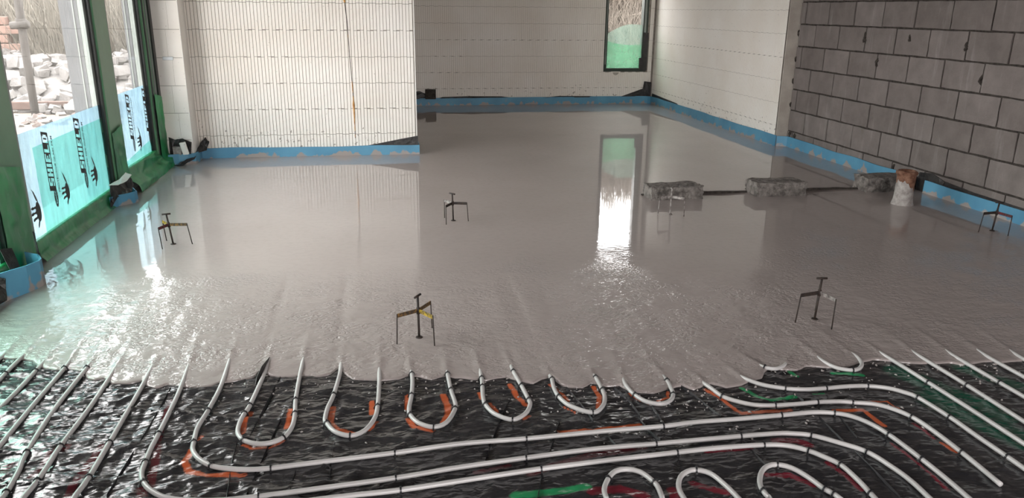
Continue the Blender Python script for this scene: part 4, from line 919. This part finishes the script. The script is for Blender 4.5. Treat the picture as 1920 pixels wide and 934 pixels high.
def lathe(name, prof, mtl, parent, seg=28, jit=.003):
    V = []; Fc = []
    for j, (r, z) in enumerate(prof):
        for k in range(seg):
            t = 2*math.pi*k/seg; rr = r*(1+.10*(float(vnoise(np.array([math.cos(t)*2+j*.31+7]), np.array([math.sin(t)*2+z*9]))[0])-.5))
            V.append((rr*math.cos(t), rr*math.sin(t), z))
    for j in range(len(prof)-1):
        for k in range(seg): k2 = (k+1) % seg; Fc.append((j*seg+k, j*seg+k2, (j+1)*seg+k2, (j+1)*seg+k))
    Fc.append(tuple(range(len(V)-seg, len(V)))); return link(name, mesh(name, V, Fc), mtl, parent, True)
lathe('stub_body', [(.062, -.03), (.062, .08), (.064, .15), (.067, .20), (.070, .235), (.066, .25), (.045, .252), (.044, .235)], 'rusty_clay', st)
lathe('rim', [(.068, .228), (.076, .238), (.076, .252), (.064, .262), (.055, .258), (.055, .25)], 'rusty_clay', st)
V = []; Fc = []; seg = 30; prof = [(.092, -.02), (.082, .0), (.073, .03), (.069, .06), (.0675, .09), (.0665, .12), (.066, .14)]
for j, (r, z) in enumerate(prof):
    for k in range(seg):
        t = 2*math.pi*k/seg; side = .5+.5*math.cos(t-math.radians(205)); zz = z*(.45+.85*side+.35*(float(vnoise(np.array([math.cos(t)*4+5]), np.array([math.sin(t)*4+5]))[0])-.5)) if z > 0 else z
        rr = r*(1+.08*(float(vnoise(np.array([math.cos(t)*3+11]), np.array([math.sin(t)*3+z*14]))[0])-.5)); V.append((rr*math.cos(t), rr*math.sin(t), zz))
for j in range(len(prof)-1):
    for k in range(seg): k2 = (k+1) % seg; Fc.append((j*seg+k, j*seg+k2, (j+1)*seg+k2, (j+1)*seg+k))
link('cement_collar', mesh('cement_collar', V, Fc), 'cement_coat', st, True)

# ------------------------------------------------------------------ outside the windows
def flat(name, X0, X1, Y0, Y1, fz, mtl, label, cat, n=60, kind='structure'):
    X, Y = np.meshgrid(np.linspace(X0, X1, n), np.linspace(Y0, Y1, n)); return tag(link(name, grid_me(name, X, Y, fz(X, Y)), mtl), label, cat, kind=kind)
flat('ground_yard', -26, -2.30, -12, 32, lambda X, Y: -.12+.04*vnoise(X*2, Y*2), 'outside_earth', 'pale earth yard outside the left windows', 'ground')
def mound(X, Y): return .60*smooth((Y-11.9)/2.2)*(1-.5*smooth((Y-15)/2))*(.75+.5*vnoise(X*.9, Y*.9, 3))
flat('rubble_bank', -13, -2.5, 11.0, 18, lambda X, Y: -.16+mound(X, Y), 'rubble_pale', 'pale rubble heap seen through the left windows', 'rubble', kind='stuff')
flat('brush_bank', -26, 1.5, 14.5, 32, lambda X, Y: -.2+3.2*smooth((Y-15)/9)+.4*vnoise(X*.8, Y*.8, 2), 'bank_earth', 'grey-brown earth bank behind the rubble heap', 'bank')
flat('ground_back', 1.5, 16, 12.05, 32, lambda X, Y: -.1+.05*vnoise(X*2, Y*2)+1.2*smooth((Y-13.4)/1.6), 'brush_floor', 'dark earth outside the far narrow window', 'ground')
flat('ground_rear_added', -3, 8, -16, -2.78, lambda X, Y: -.12+.03*vnoise(X*2, Y*2), 'outside_earth', 'earth outside the added light opening behind the viewpoint', 'ground')  # ground for the light opening added behind the camera
def rock(r, sd, flatn=.7):
    bm = bmesh.new(); bmesh.ops.create_cube(bm, size=1.5); rs = random.Random(sd)
    bmesh.ops.bevel(bm, geom=bm.edges[:], offset=.12, segments=1, affect='EDGES')
    for v_ in bm.verts:
        v_.co = Vector((v_.co.x*rs.uniform(.75, 1.15), v_.co.y*rs.uniform(.7, 1.05), v_.co.z*rs.uniform(.6, 1.1)*flatn))*r
    me = bpy.data.meshes.new('rubble_stone'); bm.to_mesh(me); bm.free(); return me
ROCK = [rock(1, i, random.uniform(.45, .9)) for i in range(8)]; ROCKP = []
for i, m_ in enumerate(ROCK):
    q = m_.copy(); q.materials.append(MATS['rubble_pink']); ROCKP.append(q); m_.materials.append(MATS['rubble_pale'])
cnt = 0
while cnt < 210:
    y = random.uniform(10.6, 14.6); x = random.uniform(-8.2, -2.6)
    ratio = x/y
    if ratio < -.47 or ratio > -.27: continue
    small = y < 12.1
    s_ = random.uniform(.035, .085) if small else random.uniform(.08, .20)
    o = link('rubble_stone', random.choice(ROCKP if small and random.random() < .7 else ROCK), None)
    o.location = (x, y, -.10+float(mound(np.array([x]), np.array([y]))[0])+s_*.15); o.scale = (s_, s_*random.uniform(.7, 1.1), s_); o.rotation_euler = (random.uniform(-.5, .5), random.uniform(-.5, .5), random.random()*6)
    tag(o, 'small pinkish stone on the ground before the rubble heap' if small else 'pale broken stone on the rubble heap outside the left windows', 'stone', 'rubble stones near the timber' if small else 'rubble stones on the heap'); cnt += 1
o = tag(box('timber_rail', (-2.6, -.05, 0), (1.6, .05, .11), 'red_timber', None, .01, .006), 'reddish timber lying along the foot of the rubble heap', 'timber'); o.location = (-4.4, 12.25, -.05); o.rotation_euler[2] = .03
po = tag(empty('slim_post', (-4.72, 11.9, -.1)), 'slim grey-brown post standing before the rubble heap', 'post')
tube('pole', [(0, 0, -.1), (.01, 0, .8), (.03, 0, 1.6), (.03, 0, 2.6), (.05, 0, 4.2)], .052, 'pole_bark', po, 12); tube('coupler', [(-.10, -.04, 1.22), (.13, -.05, 1.24)], .05, 'pole_bark', po, 8); tube('coupler', [(.02, 0, 1.17), (.02, 0, 1.31)], .068, 'pole_bark', po, 12)
bw = tag(empty('brick_stack', (-6.35, 14.6, .2)), 'stack of reddish bricks at the far left beyond the glass', 'brick stack')
bmx = box_me('brick', (-.24, -.1, 0), (.24, .1, .13), .008)
for k in range(7):
    for j in range(2):
        q = link('brick', bmx, 'outside_brick', bw); q.location = (-.26+.5*j+(.12 if k % 2 else -.1), .0, .145*k)
def twigs(name, n, place, mtl, label, L=(.5, 1.4), r=(.004, .010)):
    V = []; Fc = []
    for i in range(n):
        x, y, z, lean = place(); l = random.uniform(*L); a = random.random()*6.283; rr = random.uniform(*r); b = len(V)
        tl = random.gauss(0, lean); dx, dy = math.cos(a)*math.sin(tl), math.sin(a)*math.sin(tl); cx, cy = random.gauss(0, .12), random.gauss(0, .12)
        for j in range(4):
            t = j/3; px = x+l*(dx*t+cx*t*t); py = y+l*(dy*t+cy*t*t); pz = z+l*math.cos(tl)*t; q = rr*(1-.75*t)
            for k in range(3): V.append((px+q*math.cos(2.094*k), py+q*math.sin(2.094*k), pz+.4*q*math.sin(2.094*k)))
        for j in range(3):
            for k in range(3): k2 = (k+1) % 3; Fc.append((b+j*3+k, b+j*3+k2, b+j*3+3+k2, b+j*3+3+k))
    return tag(link(name, mesh(name, V, Fc), mtl), label, 'brush', kind='stuff')
def pl_left():
    y = random.uniform(14.6, 20); x = -y*random.uniform(.22, .52)
    return x, y, -.2+3.2*float(smooth(np.array([(y-15)/9]))[0])+random.uniform(0, .5), .5
twigs('dry_brush', 9000, pl_left, 'twig_grey', 'tangle of bare grey brush behind the rubble heap', (.5, 1.9), (.006, .014))
def pl_back():
    y = random.uniform(13.6, 15.4); return y*random.uniform(.26, .40), y, random.uniform(-.1, .5)+1.2*float(smooth(np.array([(y-13.4)/1.6]))[0]), .75
twigs('dry_brush', 8000, pl_back, 'twig_tan', 'tangle of dry tan brush beyond the far narrow window', (.4, 1.3), (.004, .010))
